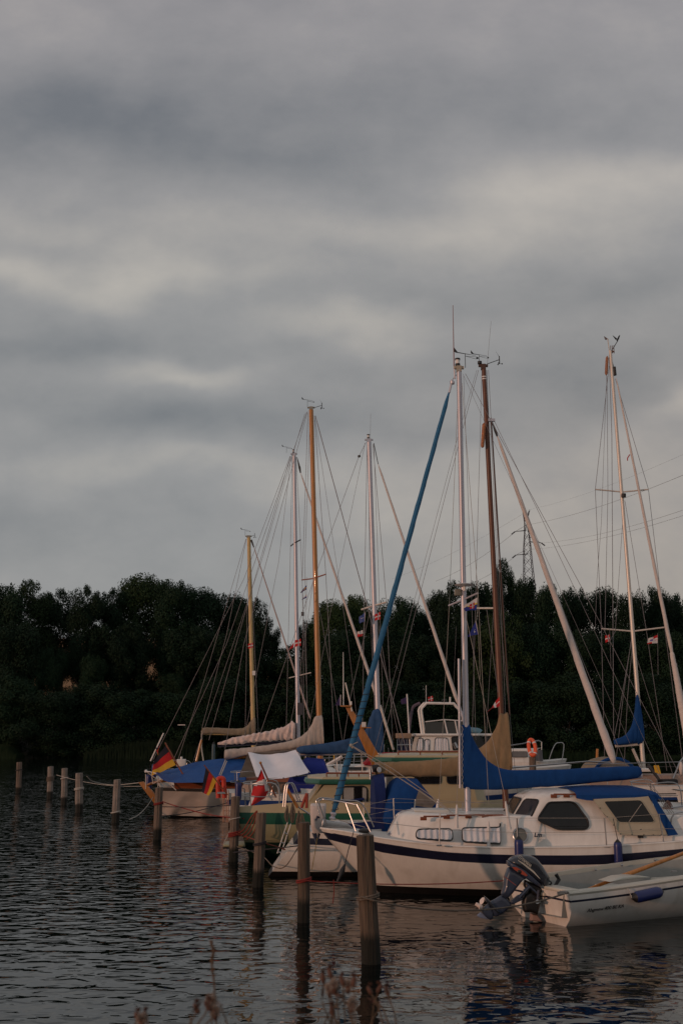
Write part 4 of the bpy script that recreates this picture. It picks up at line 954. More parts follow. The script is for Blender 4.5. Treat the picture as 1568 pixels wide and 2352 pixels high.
def outboard():
    Y0 = 15.45
    def q(x, y): return ((1850 + x / 2.851) / 1.7418, (3350 + y / 2.851) / 1.7418)
    root = thing('outboard_motor', 'grey outboard motor tilted up on the stern of the dinghy', 'outboard motor', at(*q(700, 500), Y0))
    def puff(name, poly, w, m, par, sh=.82, Yc=Y0, k=5, rp=.03, tilt=0.0):
        P = roundpoly([at(*q(x, y), Yc) for x, y in poly], rp, k); c = sum(P, Vector()) / len(P); rings = []
        for f, s in [(math.sin(k_ * math.pi / 16), sh * .6 + (1 - sh * .6) * max(0, 1 - abs(math.sin(k_ * math.pi / 16)) ** 2.8) ** (1 / 2.4)) for k_ in range(-8, 9)]:
            rings.append([c + (p - c) * s + Vector((0, f * w, 0)) for p in P])
        return ringloft(rings, name, m, par, capb=True)
    cowl = puff('cowl', [(500, 262), (560, 218), (640, 196), (740, 190), (830, 228), (890, 300), (945, 385), (985, 455), (975, 530), (935, 590), (905, 545), (700, 400)], .17, engt, root, .86, rp=.06)
    puff('lower_cowl', [(497, 262), (560, 275), (700, 352), (905, 540), (880, 572), (760, 500), (560, 345), (505, 320)], .165, eng, root, .9, rp=.02)
    puff('leg_cover', [(512, 335), (600, 350), (745, 450), (690, 470), (620, 560), (560, 640), (500, 700), (430, 655), (458, 560), (470, 450)], .11, eng, root, .86)
    cbk = puff('clamp_bracket', [(690, 640), (760, 600), (850, 650), (880, 740), (850, 880), (770, 850), (690, 850), (670, 760)], .10, boot, root, .9, Yc=Y0 + .03, rp=.02)
    puff('swivel_bracket', [(700, 480), (880, 560), (905, 620), (880, 680), (780, 640), (690, 560)], .09, boot, root, .9, Yc=Y0 + .02, rp=.02)
    puff('transom_pad', [(770, 860), (850, 880), (905, 960), (760, 945)], .08, M('pad_rose', (.30, .19, .16), .6), root, .95, Yc=Y0 + .12, rp=.01)
    mt = MB(); mt.tube([at(*q(640, 690), Y0 - .09), at(*q(760, 560), Y0 - .09)], .028, 8); mt.tube([at(*q(860, 600), Y0 - .11), at(*q(850, 740), Y0 - .11)], .018, 8); mt.tube([at(*q(720, 520), Y0 - .1), at(*q(850, 640), Y0 - .1)], .014, 8); mt.build('tilt_ram', eng, cbk)
    mk = MB(); mk.tube([at(*q(850, 735), Y0 - .16), at(*q(850, 735), Y0 - .09)], .03, 8); mk.box(at(*q(850, 735), Y0 - .165), (.09, .015, .02)); mk.build('clamp_screw', steel, cbk)
    puff('tilt_tube', [(530, 735), (640, 645), (700, 700), (560, 770)], .05, eng, root, .9)
    lo = puff('lower_unit', [(440, 655), (500, 690), (560, 770), (530, 800), (470, 860), (370, 910), (340, 880), (300, 800), (290, 740), (370, 700)], .055, eng, root, .8)
    puff('cavitation_plate', [(238, 662), (290, 700), (370, 790), (425, 862), (405, 868), (330, 800), (250, 720)], .10, engt, lo, .95, rp=.01)
    puff('gearcase', [(205, 830), (235, 800), (290, 745), (330, 790), (350, 870), (345, 930), (310, 944), (250, 900)], .06, eng, lo, .7)
    puff('skeg', [(155, 890), (205, 850), (300, 925), (290, 938), (190, 915)], .012, M('skeg_blue', (.17, .22, .33), .4), lo, .9, rp=.01)
    mb = MB(); hub = at(*q(215, 800), Y0)
    ax = Vector((-.75, 0, .45)).normalized(); nx = Vector((0, 1, 0)); ny = ax.cross(nx)
    mb.tube([hub, hub + ax * .10], [.035, .025], 10)
    for k in range(3):
        a0 = k * 2.094 + .5; rows = []
        for j in range(6):
            f = j / 5; r = .03 + .11 * f; sp = .55 * math.sin(math.pi * (.15 + .75 * f)) ; row = []
            for i in range(5):
                g = (i / 4 - .5) * 1.7 * sp; a = a0 + g + f * .35; row.append(hub + ax * (.04 + g * .05) + (nx * math.cos(a) + ny * math.sin(a)) * r)
            rows.append(row)
        mb.grid(rows)
    mb.build('propeller', M('propeller_white', (.75, .62, .55), .3), lo, recalc=False)
    # emblem, lettering, stripe, red recess
    p0 = at(*q(676, 246), Y0 - .172); p1 = at(*q(782, 332), Y0 - .172); x = (p1 - p0).normalized(); up = Vector((0, -1, 0)).cross(x).normalized(); up = up if up.z > 0 else -up
    lm = M('silver_lettering', (.45, .45, .40), .5)
    text('lettering', 'YAMAHA', .062, p0 + up * -.022, x, up, lm, cowl, bold=.0015, width=(p1 - p0).length)
    c = at(*q(656, 228), Y0 - .172); em = MB(); em.tube([c + (x * math.cos(a) + up * math.sin(a)) * .026 for a in [2 * math.pi * i / 20 for i in range(20)]], .003, 5, closed=True)
    for k in range(3): a = k * 2.094 + 1.57; em.tube([c, c + (x * math.cos(a) + up * math.sin(a)) * .026], .0025, 4)
    em.build('emblem', lm, cowl)
    MB().prism([at(*q(x_, y_), Y0 - .168) for x_, y_ in ((628, 256), (700, 298), (810, 385), (882, 472), (876, 474), (800, 400), (690, 312), (630, 268))], Vector((0, -.006, 0))).build('side_stripe', lm, cowl)
    MB().prism([at(*q(x_, y_), Y0 - .166) for x_, y_ in ((560, 338), (610, 340), (690, 385), (738, 432), (720, 444), (650, 410), (590, 370))], Vector((0, -.006, 0))).build('latch_recess', M('recess_red', (.35, .06, .03), .5), cowl)
    MB().ball(at(*q(645, 392), Y0 - .17), .035, 10, (1, .3, .8)).build('latch', boot, cowl)
    MB().tube([at(*q(470, 445), Y0 - .10), at(*q(610, 550), Y0 - .105)], .004, 5).build('seam', M('seam_red', (.4, .08, .05), .5), root)
    t = MB(); t.tube(smoothpath([at(*q(985, 495), Y0), at(*q(1010, 520), Y0), at(*q(985, 545), Y0)], 4), .012, 6); t.build('carry_handle', boot, root)
    t = MB(); t.tube([at(*q(1062, 420), Y0 + .2), at(*q(1095, 480), Y0 + .2), at(*q(1030, 590), Y0 + .15), at(*q(1000, 600), Y0 + .1)], [.03, .03, .02, .02], 8); t.build('tiller_handle', boot, root)
outboard()
p0 = PB[0][0]; z1 = at_(838, 2060, p0.y)
mrope('mooring_rope', [z1 + Vector((-.06, -.14, .02)), z1 + Vector((.1, -.16, -.02))] + sagline(z1 + Vector((.1, -.16, -.03)), at(1298, 2052, 14.7), .16, 16)[1:], .011, ropeb, 'long slack brown rope from the nearest post to the dinghy stern')
mb = MB(); c = at(1291, 2054, 14.7)
for i in range(7): a = i * .9; mb.tube([c + Vector((math.cos(a + k * .5) * .07, math.sin(a + k * .5) * .04, .02 + .02 * math.sin(k + i))) for k in range(8)], .008, 5)
tag(mb.build('rope_coil', wirel, loc=c), 'small brown knot of rope on the dinghy stern corner', 'rope')
mrope('mooring_rope', sagline(at(690, 2022, 15.25), at(1180, 2021, 16.2), .06), .008, roper, 'thin red line running behind the nearest post to the outboard')
mrope('mooring_rope', [at(766, 2021, 15.4), at(767, 2050, 15.4), at(764, 2075, 15.4)], .007, roper, 'short red rope end dangling left of the nearest post')
# ================================================================ THE OTHER BOATS
def boat_hull(name, label, cat, stern_px, Yc, L, B, zs, rows, mats, rake_bow=.8, rake_st=.1, tw=.72, deck=None, head=3, bow='R', rail=None, zk=-.4, group=None):
    fr = Frame((stern_px - CX) / F * Yc * DK / 1.037, Yc * DK, head)
    root = thing(name, label, cat, fr.w(L / 2, 0, 0), group)
    pt, hb, bs = hull(fr, L, B, zs, rows + [(zs, 0)], mats, root, rake_bow, rake_st, bow, tw=tw, zk=zk, n=28, deck=deck or deckm, rail=rail)
    return fr, root, pt
def sheer(s, m, b): return lambda u: b * (1 - u) * (1 - 2 * u) + 4 * m * u * (1 - u) + s * u * (2 * u - 1)      # u=0 bow, 1 stern
def off(f, d): return lambda u: f(u) - d
const = lambda z: (lambda u: z)
def side_windows(fr, t, z0, z1, spans, parent, name='window', gm=None, gask=.012, curtain=False):
    pl = plane_side(fr, t, z0, t + .04, z1)
    for (a0, a1) in spans:
        window(None, pl, parent, r=.06, gasket=gask, gm=gm, curtain=curtain, fname=name, world=[fr.w(a0, t, z0) + pl[1] * .004, fr.w(a1, t, z0) + pl[1] * .004, fr.w(a1, t + .04, z1) + pl[1] * .004, fr.w(a0, t + .04, z1) + pl[1] * .004])
def arch(fr, pts, w, name, m, parent, k=13, pw=.55, close=None):
    """canvas hood: pts = list of (a, z_low, z_top)"""
    rows = []
    for a, zl, zt in pts:
        rows.append([fr.w(a + .015 * noise.noise(Vector((a * 5, i * .7, 0))), -math.cos(math.pi * i / k) * w, zl + (zt - zl) * max(0, math.sin(math.pi * i / k)) ** pw + .012 * noise.noise(Vector((a * 4, i * .9, 4)))) for i in range(k + 1)])
    mb = MB().grid(rows)
    if close in ('R', 'both'): mb.add(rows[-1], [list(range(k + 1))], 0, False)
    if close in ('L', 'both'): mb.add(rows[0], [list(range(k + 1))], 0, False)
    return mb.build(name, m, parent)
def pulpit_at(fr, a, zb, h, w, d, parent, name='pulpit', ln=.9, r=.0125):
    P = [fr.w(a + d * ln, -w, zb), fr.w(a + d * ln * .9, -w, zb + h), fr.w(a + d * .15, -w * .8, zb + h), fr.w(a, 0, zb + h), fr.w(a + d * .15, w * .8, zb + h), fr.w(a + d * ln * .9, w, zb + h), fr.w(a + d * ln, w, zb)]
    o = pip(name, P, r, steel, parent, per=5, n=6)
    P2 = [p - Vector((0, 0, h * .5)) for p in P[1:-1]]; pip('pulpit_rail', P2, r * .8, steel, o, per=4, n=6)
    for s in (-1, 1): MB().tube([fr.w(a + d * .2, s * w * .7, zb), fr.w(a + d * .15, s * w * .8, zb + h)], r, 6).build('pulpit_leg', steel, o)
    return o

# ---- second sailboat: brown mast, tan boom cover, reverse transom
def boat_brown():
    zs = sheer(.87, .84, 1.02)
    fr, root, pt = boat_hull('sailboat', 'white sailboat with brown mast, tan boom cover and reverse transom behind the cruiser bow', 'sailboat', 694, 21.1, 7.4, 2.2, zs,
        [(const(.02), 3), (const(.10), 0), (off(zs, .24), 1), (off(zs, .12), 0)], [gel, navy, boot, boot], rake_st=-.62, tw=.70)
    Y = 21.4
    cab = cabin(fr, 'coachroof', 5.7, 1.9, .80, .66, zs(.5) - .03, 1.22, gel, root, f0=-.5, f1=0, nose=.7)
    side_windows(fr, -.80, .92, 1.08, [(2.2, 2.9), (3.2, 3.8)], cab)
    # navy weather cloth along the rail, cockpit coaming
    MB().prism([fr.p(784, 1893, -1.0), fr.p(880, 1884, -1.0), fr.p(884, 1904, -1.0), fr.p(790, 1908, -1.0)], fr.T * .02).build('weather_cloth', navyc, root)
    cabin(fr, 'cockpit_coaming', .35, 2.0, .72, .68, zs(1) - .03, .98, gel, root, f0=.1, nose=1, round_=.04)
    # blue spray hood: draped, open behind
    hp = [(fr.az(872, 1800, -.5)[0], .86, .95), (fr.az(884, 1800, -.5)[0], .86, 1.5), (fr.az(902, 1800, -.5)[0], .88, 1.78), (fr.az(915, 1800, -.5)[0], .90, 1.86), (fr.az(962, 1800, -.5)[0], .95, 1.84), (fr.az(1000, 1800, -.5)[0], 1.1, 1.42), (fr.az(1010, 1800, -.5)[0], 1.15, 1.2)]
    hood = arch(fr, hp, .80, 'spray_hood', blue, root, pw=.42)
    MB().prism([fr.p(962, 1812, -.82), fr.p(1003, 1842, -.82), fr.p(990, 1856, -.82), fr.p(950, 1850, -.82)], fr.T * .008).build('hood_window', M('milky_window', (.16, .14, .12), .5, var=.4), hood)
    arch(fr, [(fr.az(858, 1800, -.3)[0], .86, 1.9), (fr.az(882, 1800, -.3)[0], .86, 1.95)], .62, 'cockpit_cloth', navyc, root, pw=.4, close='both')
    m = mast(Y, (1110, 846), (1162, 1870), .050, .064, brownm, root)
    MB().tube([at(1127, 960, Y - .02), at(1170, 1645, Y - .02)], .016, 8).build('mast_track', M('track_dark', (.05, .02, .015), .5), m)
    p = at(1109, 843, Y); masthead(p, .08, m, M('head_dark', (.08, .035, .02), .5), False)
    mb = MB(); c = at(1101, 836, Y); mb.tube([c, c + Vector((0, 0, .06))], .05, 10); mb.build('masthead_light', rubber, m)
    windvane(at(1100, 838, Y), .30, m, yaw=.1); anemo(at(1118, 836, Y), at(1146, 826, Y) - at(1118, 836, Y), m, .28)
    MB().tube([at(1118, 840, Y), at(1127, 738, Y)], .004, 4).build('whip_antenna', wire, m)
    for y in (866, 871): c = at(1111 + (y - 866) * .06, y, Y); MB().tube([c - Vector((0, 0, .012)), c + Vector((0, 0, .012))], .054, 16).build('mast_band', plast, m)
    mb = MB(); c = at(1128, 965, Y - .05); mb.box(c, (.15, .06, .06)); mb.build('spreader_fitting', alu, m)
    mb = MB(); a, b = at(1111, 972, Y - .1), at(1107, 1028, Y - .1); mb.tube([a, a.lerp(b, .06), a.lerp(b, .94), b], [.02, .04, .04, .02], 8); mb.build('radar_reflector', M('reflector_orange', (.34, .12, .04), .5, var=.5, scale=30), m)
    MB().tube([at(1090, 1397, Y + .3), at(1133, 1397, Y)], .02, 6).build('spreader', alup, m)
    cv = cover(Y - .1, [(859, 1755, 1777), (865, 1752, 1782), (894, 1750, 1783), (982, 1746, 1784), (1052, 1737.5, 1782), (1100, 1719, 1780), (1128, 1692, 1779), (1143, 1663, 1778), (1149, 1641, 1778), (1158, 1640, 1776), (1168, 1642, 1774), (1172, 1700, 1770), (1174, 1740, 1766)], .13, tan, m, seed=5, per=9, wr=.15, folds=.05)
    MB().tube([at(862, 1779, Y - .1), at(1165, 1776, Y - .1)], .045, 8).build('boom', brownm, m)
    mb = MB(); c = at(855, 1765, Y - .25); mb.tube([c, c + Vector((.13, 0, .01))], .075, 12); o = mb.build('block', rubber, m); MB().tube([at(870, 1768, Y - .35), at(871, 1768, Y - .36)], .055, 12).build('cap', plast, o)
    MB().tube([at(850.5, 1790, Y - .3), at(850, 1768, Y - .3)], .028, 10).build('stern_cup', steel, root)
    sh = MB()
    for i in range(5): sh.tube([at(858 + i * 3, 1790, Y - .3)] + [at(866 + i * 2.4 + 2 * math.sin(k + i), 1800 + k * 12, Y - .3) for k in range(6)] + [at(868 + i, 1874, Y - .3)], .013, 5)
    sh.build('sheet_bundle', M('rope_pink', (.26, .15, .12), .95, var=.4, scale=30), root)
    furled(Y, (1141, 1000), (1410, 1752), .028, .084, sail, root, twist=7, ridge=.10, mid=.0)
    MB().tube([at(1128, 965, Y), at(1137, 990, Y), at(1141, 1002, Y)], [.006, .03, .02], 6).build('halyard_swivel', rubber, root)
    stay('forestay', Y, [(1127, 962), (1141, 1000)], .008, root)
    for (pts, r, nm) in (([(1098, 850), (1050, 1030), (960, 1380), (868, 1745)], .005, 'backstay'), ([(1094, 850), (1046, 1020), (940, 1420), (850, 1760)], .004, 'backstay'), ([(1128, 970), (1208, 1180), (1330, 1500), (1450, 1790)], .005, 'halyard'),
                         ([(1132, 962), (1238, 1180), (1360, 1440), (1520, 1790)], .005, 'halyard'), ([(1117, 850), (1140, 1400), (1150, 1640)], .007, 'halyard'), ([(1121, 850), (1150, 1400), (1160, 1640)], .006, 'halyard'),
                         ([(1106, 850), (1091, 1397), (1080, 1840)], .005, 'shroud'), ([(1125, 965), (1146, 1400), (1190, 1850)], .005, 'shroud'), ([(1133, 1397), (1118, 1650), (1112, 1850)], .004, 'shroud')):
        stay(nm, Y, pts, r, root, wire)
    # transom gear
    for d, dy in ((0, -.75), (5, -.45)):
        pip('pushpit', [fr.p(655 - d, 1853, dy), fr.p(660 - d, 1806, dy), fr.p(667 - d, 1799, dy), fr.p(676 - d, 1804, dy), fr.p(690 - d, 1842, dy)], .0125, steel, root)
    ld = MB()
    for (a, b) in (((636.5, 1960), (661, 1887)), ((645, 1962), (668, 1892))): ld.tube([fr.p(*a, -.30), fr.p(*b, -.30)], .011, 6)
    for f in (.05, .35, .65): ld.tube([fr.p(636.5 + 24.5 * f, 1960 - 73 * f, -.3), fr.p(645 + 23 * f, 1962 - 70 * f, -.3)], .013, 6)
    ld.build('boarding_ladder', steel, root)
    MB().tube([fr.p(659, 1812, -.6), fr.p(684, 1855, -.62)], .035, 6).build('wooden_board', varnx, root)
    MB().tube([fr.p(680, 1850, -.6), fr.p(712, 1871, -.7)], .018, 6).build('tiller_bar', steel, root)
    r = random.Random(4)
    for cx, y0, y1 in ((660, 1850, 1888), (671, 1845, 1890), (686, 1862, 1908), (693, 1868, 1915)):
        b = MB()
        for i in range(5):
            dx = r.uniform(-4, 4); b.tube(smoothpath([fr.p(cx + dx * .3, y0, -.8), fr.p(cx + dx + 3, (y0 + y1) / 2, -.8), fr.p(cx + dx * .5, y1, -.8), fr.p(cx + dx - 3, (y0 + y1) / 2 + 4, -.82), fr.p(cx, y0 + 2, -.8)], 5), .011, 5)
        b.build('hanging_rope', ropeb, root)
    b = MB()
    for x0, x1 in ((704, 692), (706, 704)): b.tube(smoothpath([fr.p(705, 1822, -.9), fr.p((705 + x1) / 2, 1838, -.9), fr.p(x1, 1856, -.9)], 4), .03, 6)
    b.build('red_strap', M('strap_red', (.28, .04, .02), .7), root)
    pip('toe_line', [pt(.98, zs(1) * .6, -1), pt(1, zs(1) * .2, -.6)], .006, roped, root)
    lifelines(fr, [(1.1, -.98, zs(.85)), (2.9, -1.05, zs(.6)), (4.6, -.95, zs(.4)), (6.3, -.55, zs(.15))], root, .58)
    # outboard bracket motor under a white cover
    o = thing('covered_outboard', 'small outboard motor under a white cloth cover, just left of the cruiser pulpit', 'outboard motor', fr.p(730, 1880, -1.0))
    rings = []
    for (y, xl, xr, w) in ((1913, 718, 742, .06), (1900, 714, 746, .13), (1880, 713, 747, .15), (1862, 712, 748.5, .16), (1850, 712, 749, .15), (1846, 714, 748, .10)):
        a, b = fr.p(xl, y, -1.1), fr.p(xr, y, -1.1); c = (a + b) / 2; hw = (b - a).length / 2
        rings.append([c + fr.X * (math.copysign(abs(math.cos(t)) ** .5, math.cos(t)) * hw) + fr.T * (math.copysign(abs(math.sin(t)) ** .5, math.sin(t)) * w) + Vector((0, 0, .01 * noise.noise(c * 9 + Vector((t, 0, 0))))) for t in [2 * math.pi * i / 20 for i in range(20)]])
    ringloft(rings, 'cloth_cover', sail, o, capb=True)
    mb = MB(); mb.tube([fr.p(722, 1912, -1.1), fr.p(727, 1935, -1.1), fr.p(733, 1915, -1.05)], [.05, .035, .03], 8); mb.tube([fr.p(727, 1876, -1.25), fr.p(748, 1880, -1.2)], .025, 6); mb.tube([fr.p(729, 1874, -1.25), fr.p(725, 1884, -1.25)], .02, 6)
    mb.build('shaft', eng, o)
    return fr, root, pt
boat_brown()
mrope('mooring_rope', smoothpath([at(545, 1945, 22.8), at(600, 1965, 21), at(628, 1990, 20.2), at(655, 1990, 19.8), at(685, 1945, 19.7)], 6), .010, ropeb, 'brown rope drooping round the reverse transom to the post by the ladder')
mrope('mooring_rope', [at(536, 1958, 22.7), at(620, 1950, 20), at(693, 1942, 19.6)], .010, roped, 'dark taut rope with a knot crossing the green and cream cruiser hull')
mrope('mooring_rope', [at(728, 1925, 19.9), at(723, 1960, 19.9), at(716, 1998, 19.9)], .006, M('rope_yellow', (.5, .28, .03), .9), 'thin yellow line hanging behind the dark post to the right')

# ---- green and cream motor cruiser
def boat_green():
    zs = sheer(1.03, 1.02, 1.10)
    fr, root, pt = boat_hull('motor_cruiser', 'cream and green motor cruiser with two green-edged cabin roofs and raked wooden mast', 'motorboat', 549, 24.35, 7.9, 2.75, zs,
        [(const(.10), 3), (const(.375), 0), (const(.40), 2), (const(.41), 0), (off(zs, .25), 1), (off(zs, .02), 1)], [hullc, green, boot, M('dark_green_boot', (.008, .03, .02), .5)], rake_st=.25, tw=.85)
    # swim platform
    mb = MB(); A3 = (fr.X, fr.T, Vector((0, 0, 1))); mb.box(fr.w(-.05, -.62, .30), (.50, .85, .06), A3); pf = mb.build('swim_platform', hullc, root, bevel=.03)
    mb = MB(); mb.box(fr.w(-.05, -.62, .255), (.51, .87, .03), A3); mb.build('platform_trim', boot, pf)
    MB().tube([fr.p(513, 1940, -.9), fr.p(530, 1905, -.9)], .012, 6).build('platform_stay', ropew, pf)
    bulw = MB(); g = [[pt(u, zs(u), -1), pt(u, zs(u), -1) + fr.T * .04 + Vector((0, 0, .12 + .12 * min(1, (1 - u) * 6)))] for u in [1 - i * .03 for i in range(34)]]; bulw.grid(g); bulw.build('bulwark', gelc, root, recalc=False)
    # aft cabin (wing walls rise diagonally to the roof)
    zr = fr.az(800, 1800, -1.0)[1]; zb = zs(.9) - .05
    def side(t, pts): return [fr.p(x, y, t) for x, y in pts]
    W1 = 1.05
    wall = [(700, 1856), (744, 1803.5), (866, 1801), (866, 1862)]
    for s in (-1,):
        w = MB().prism([fr.w(fr.az(x, y, -W1)[0], -W1, fr.az(x, y, -W1)[1]) for x, y in wall], fr.T * .05).build('cabin_side', gelc, root)
        pl = plane_side(fr, -W1 - .002, zb, -W1 - .002, zr)
        win = window([(787, 1806.5), (836, 1805.5), (843.5, 1812), (844, 1852), (787, 1852)], pl, w, r=.08, gasket=.016)
        for x0, x1, mm in ((789, 812, curt), (832, 841, curt)):
            MB().prism([onplane(x, y, pl) + pl[1] * .006 for x, y in ((x0, 1809), (x1, 1809), (x1, 1846), (x0, 1848))], pl[1] * .002).build('pale_pane_panel', M('pale_panel', (.30, .29, .27), .8), win)  # two flat pale panels set just in front of the dark pane
    MB().prism([fr.w(fr.az(x, y, -W1)[0], W1, fr.az(x, y, -W1)[1]) for x, y in wall], fr.T * -.05).build('cabin_side', gelc, root)
    MB().prism([fr.w(fr.az(690, 1862, -W1)[0], -.9, zb), fr.w(fr.az(690, 1862, -W1)[0], .9, zb), fr.w(fr.az(735, 1803, -W1)[0], .9, zr - .02), fr.w(fr.az(735, 1803, -W1)[0], -.9, zr - .02)], fr.X * .05).build('aft_bulkhead', gelc, root)
    MB().prism([fr.w(fr.az(738, 1803, -W1)[0], -.86, zb + .25), fr.w(fr.az(738, 1803, -W1)[0], -.5, zb + .25), fr.w(fr.az(744, 1803, -W1)[0], -.5, zr - .02), fr.w(fr.az(744, 1803, -W1)[0], -.86, zr - .02)], fr.X * .02).build('door_post', varnx, root)
    def roof(name, x0, x1, ytop, ybot, t, tip):
        a0, a1 = fr.az(x0, ybot, -t)[0], fr.az(x1, ybot, -t)[0]; zt, z0 = fr.az(x0 + 30, ytop, -t)[1], fr.az(x0 + 30, ybot, -t)[1]
        def rg(z, ins, da): return [fr.w(a, tt, z) for a, tt in ((a0 + da - tip, -t * .55 + ins), (a0 + da, -t + ins), (a1, -t + ins), (a1, t - ins), (a0 + da, t - ins), (a0 + da - tip, t * .55 - ins))]
        r_ = ringloft([rg(z0, 0, .0), rg(z0 + (zt - z0) * .25, -.012, -.02), rg(zt - .01, .0, 0), rg(zt + .01, .05, .05)], name, green, root, capb=True)
        top = ringloft([rg(zt + .0, .03, .04), rg(zt + .045, .05, .08), rg(zt + .085, .3, .4)], 'roof_top', gelc, r_)
        hr = MB(); P = [fr.w(a0 + .15 + (a1 - a0 - .2) * k / 5, -t + .17, zt + .13) for k in range(6)]; hr.tube(P, .022, 6)
        for q_ in P: hr.tube([q_, q_ - Vector((0, 0, .09))], .016, 6)
        hr.build('handrail', mahog, r_); return r_
    roof('cabin_roof', 734, 880, 1790, 1801.5, 1.13, .28)
    # wheelhouse further forward and higher
    z2 = fr.az(1000, 1745, -1.0)[1]; x0, x1 = fr.az(905, 1760, -W1)[0], fr.az(1130, 1760, -W1)[0]
    wh = cabin(fr, 'wheelhouse', x1, x0, 1.06, 1.0, zb, z2 - .02, gelc, root, f0=-.25, f1=0, nose=.95, round_=.04)
    plw = plane_side(fr, -1.062, zb, -1.005, z2)
    window([(952, 1775), (1006, 1775), (1012, 1779), (1012, 1800), (952, 1800)], plw, wh, r=.06, gasket=.014); window([(1026, 1775), (1075, 1775), (1075, 1800), (1030, 1800), (1026, 1795)], plw, wh, r=.06, gasket=.014)
    window([(1086, 1776), (1105, 1776), (1108, 1800), (1086, 1800)], plw, wh, r=.05, gasket=.014)
    roof('wheelhouse_roof', 900, 1175, 1740, 1751, 1.13, .35)
    mb = MB(); mb.box(fr.p(950, 1734, 0) + Vector((.9, 0, .05)), (1.5, 1.0, .1), A3); mb.build('roof_locker', gelc, wh, bevel=.03)
    # raked wooden signal mast with two platforms
    Yw = 24.3
    pl_ = [at(793, 1624, Yw), at(806, 1624, Yw), at(886, 1762, Yw), at(856, 1762, Yw)]
    rm = MB().prism(pl_, Vector((0, .10, 0))).build('signal_mast', varnx, root, bevel=.008)
    MB().box(at(794.5, 1622, Yw) , (.27, .24, .03)).build('platform', varnx, rm, bevel=.006); MB().box(at(841, 1671.5, Yw), (.22, .22, .02)).build('platform', varnx, rm, bevel=.005)
    mb = MB(); mb.tube([at(788.5, 1620, Yw), at(788.5, 1612, Yw), at(788, 1498, Yw)], [.018, .014, .007], 6); mb.build('whip_antenna', plast, rm)
    MB().tube([at(808, 1634, Yw), at(793, 1568, Yw)], [.022, .018], 6).build('rod', alup, rm)
    mb = MB(); mb.box(at(805, 1615, Yw), (.06, .06, .08)); mb.build('lamp', plast, rm); MB().box(at(835, 1664, Yw), (.10, .08, .11)).build('horn', plast, rm)
    sp = MB(); sp.tube([at(782, 1596, Yw), at(781.5, 1622, Yw)], .008, 5); sp.build('flagstaff', plast, rm)
    # deck gear
    pushpit = pulpit_at(fr, .08, zs(1) + .05, .55, 1.05, 1, root, 'pushpit', ln=.8)
    for x, y in ((722, 1845), ): MB().tube([fr.p(838, 1870, -1.2), fr.p(838, 1857, -1.2)], [.05, .035], 10).build('bollard', boot, root)
    MB().tube([fr.p(713, 1853, -1.15), fr.p(836, 1835, -1.15)], .03, 8).build('boathook_stowed', navyc, root)
    for xs in ((668, 1862), ): pass
    return fr, root, pt
GF, Groot, Gpt = boat_green()
MB2 = smoothpath([at(366, 1838, 28.6), at(400, 1850, 28), at(470, 1869, 27), at(530, 1878, 24), at(560, 1880, 23.2)], 6)
mrope('mooring_rope', MB2, .014, roper, 'bright red rope sagging from the grey rudder post across the pale hull skirt')
mrope('mooring_rope', [at(366, 1853, 28.4), at(450, 1854, 27), at(530, 1850, 31)], .012, roped, 'dark rope stretched across the pale skirt to the stern ladder')
mrope('mooring_rope', smoothpath([at(340, 1874, 28.8), at(400, 1872, 28.4), at(460, 1861, 29), at(522, 1844, 31)], 5), .012, roped, 'dark rope rising from behind the rudder post over the pale skirt')
mrope('mooring_rope', smoothpath([at(542, 1915, 22.8), at(575, 1925, 22.5), at(605, 1936, 19.4), at(640, 1946, 20), at(655, 1952, 20)], 5), .012, M('rope_rust', (.2, .04, .02), .9), 'rust red rope from the red-banded post towards the ladder')
b = MB()
for i in range(4): b.tube(smoothpath([at(590, 1862, 22.9), at(575 + i * 5, 1880 + i * 4, 22.85), at(560 + i * 7, 1905 + i * 3, 22.8), at(548 + i * 6, 1914 + i * 5, 22.8)], 4), .016, 5)
tag(b.build('rope_coil', M('rope_rust', (.2, .04, .02), .9), loc=at(590, 1862, 22.9)), 'tangle of rust red ropes on the green cruiser stern', 'rope')

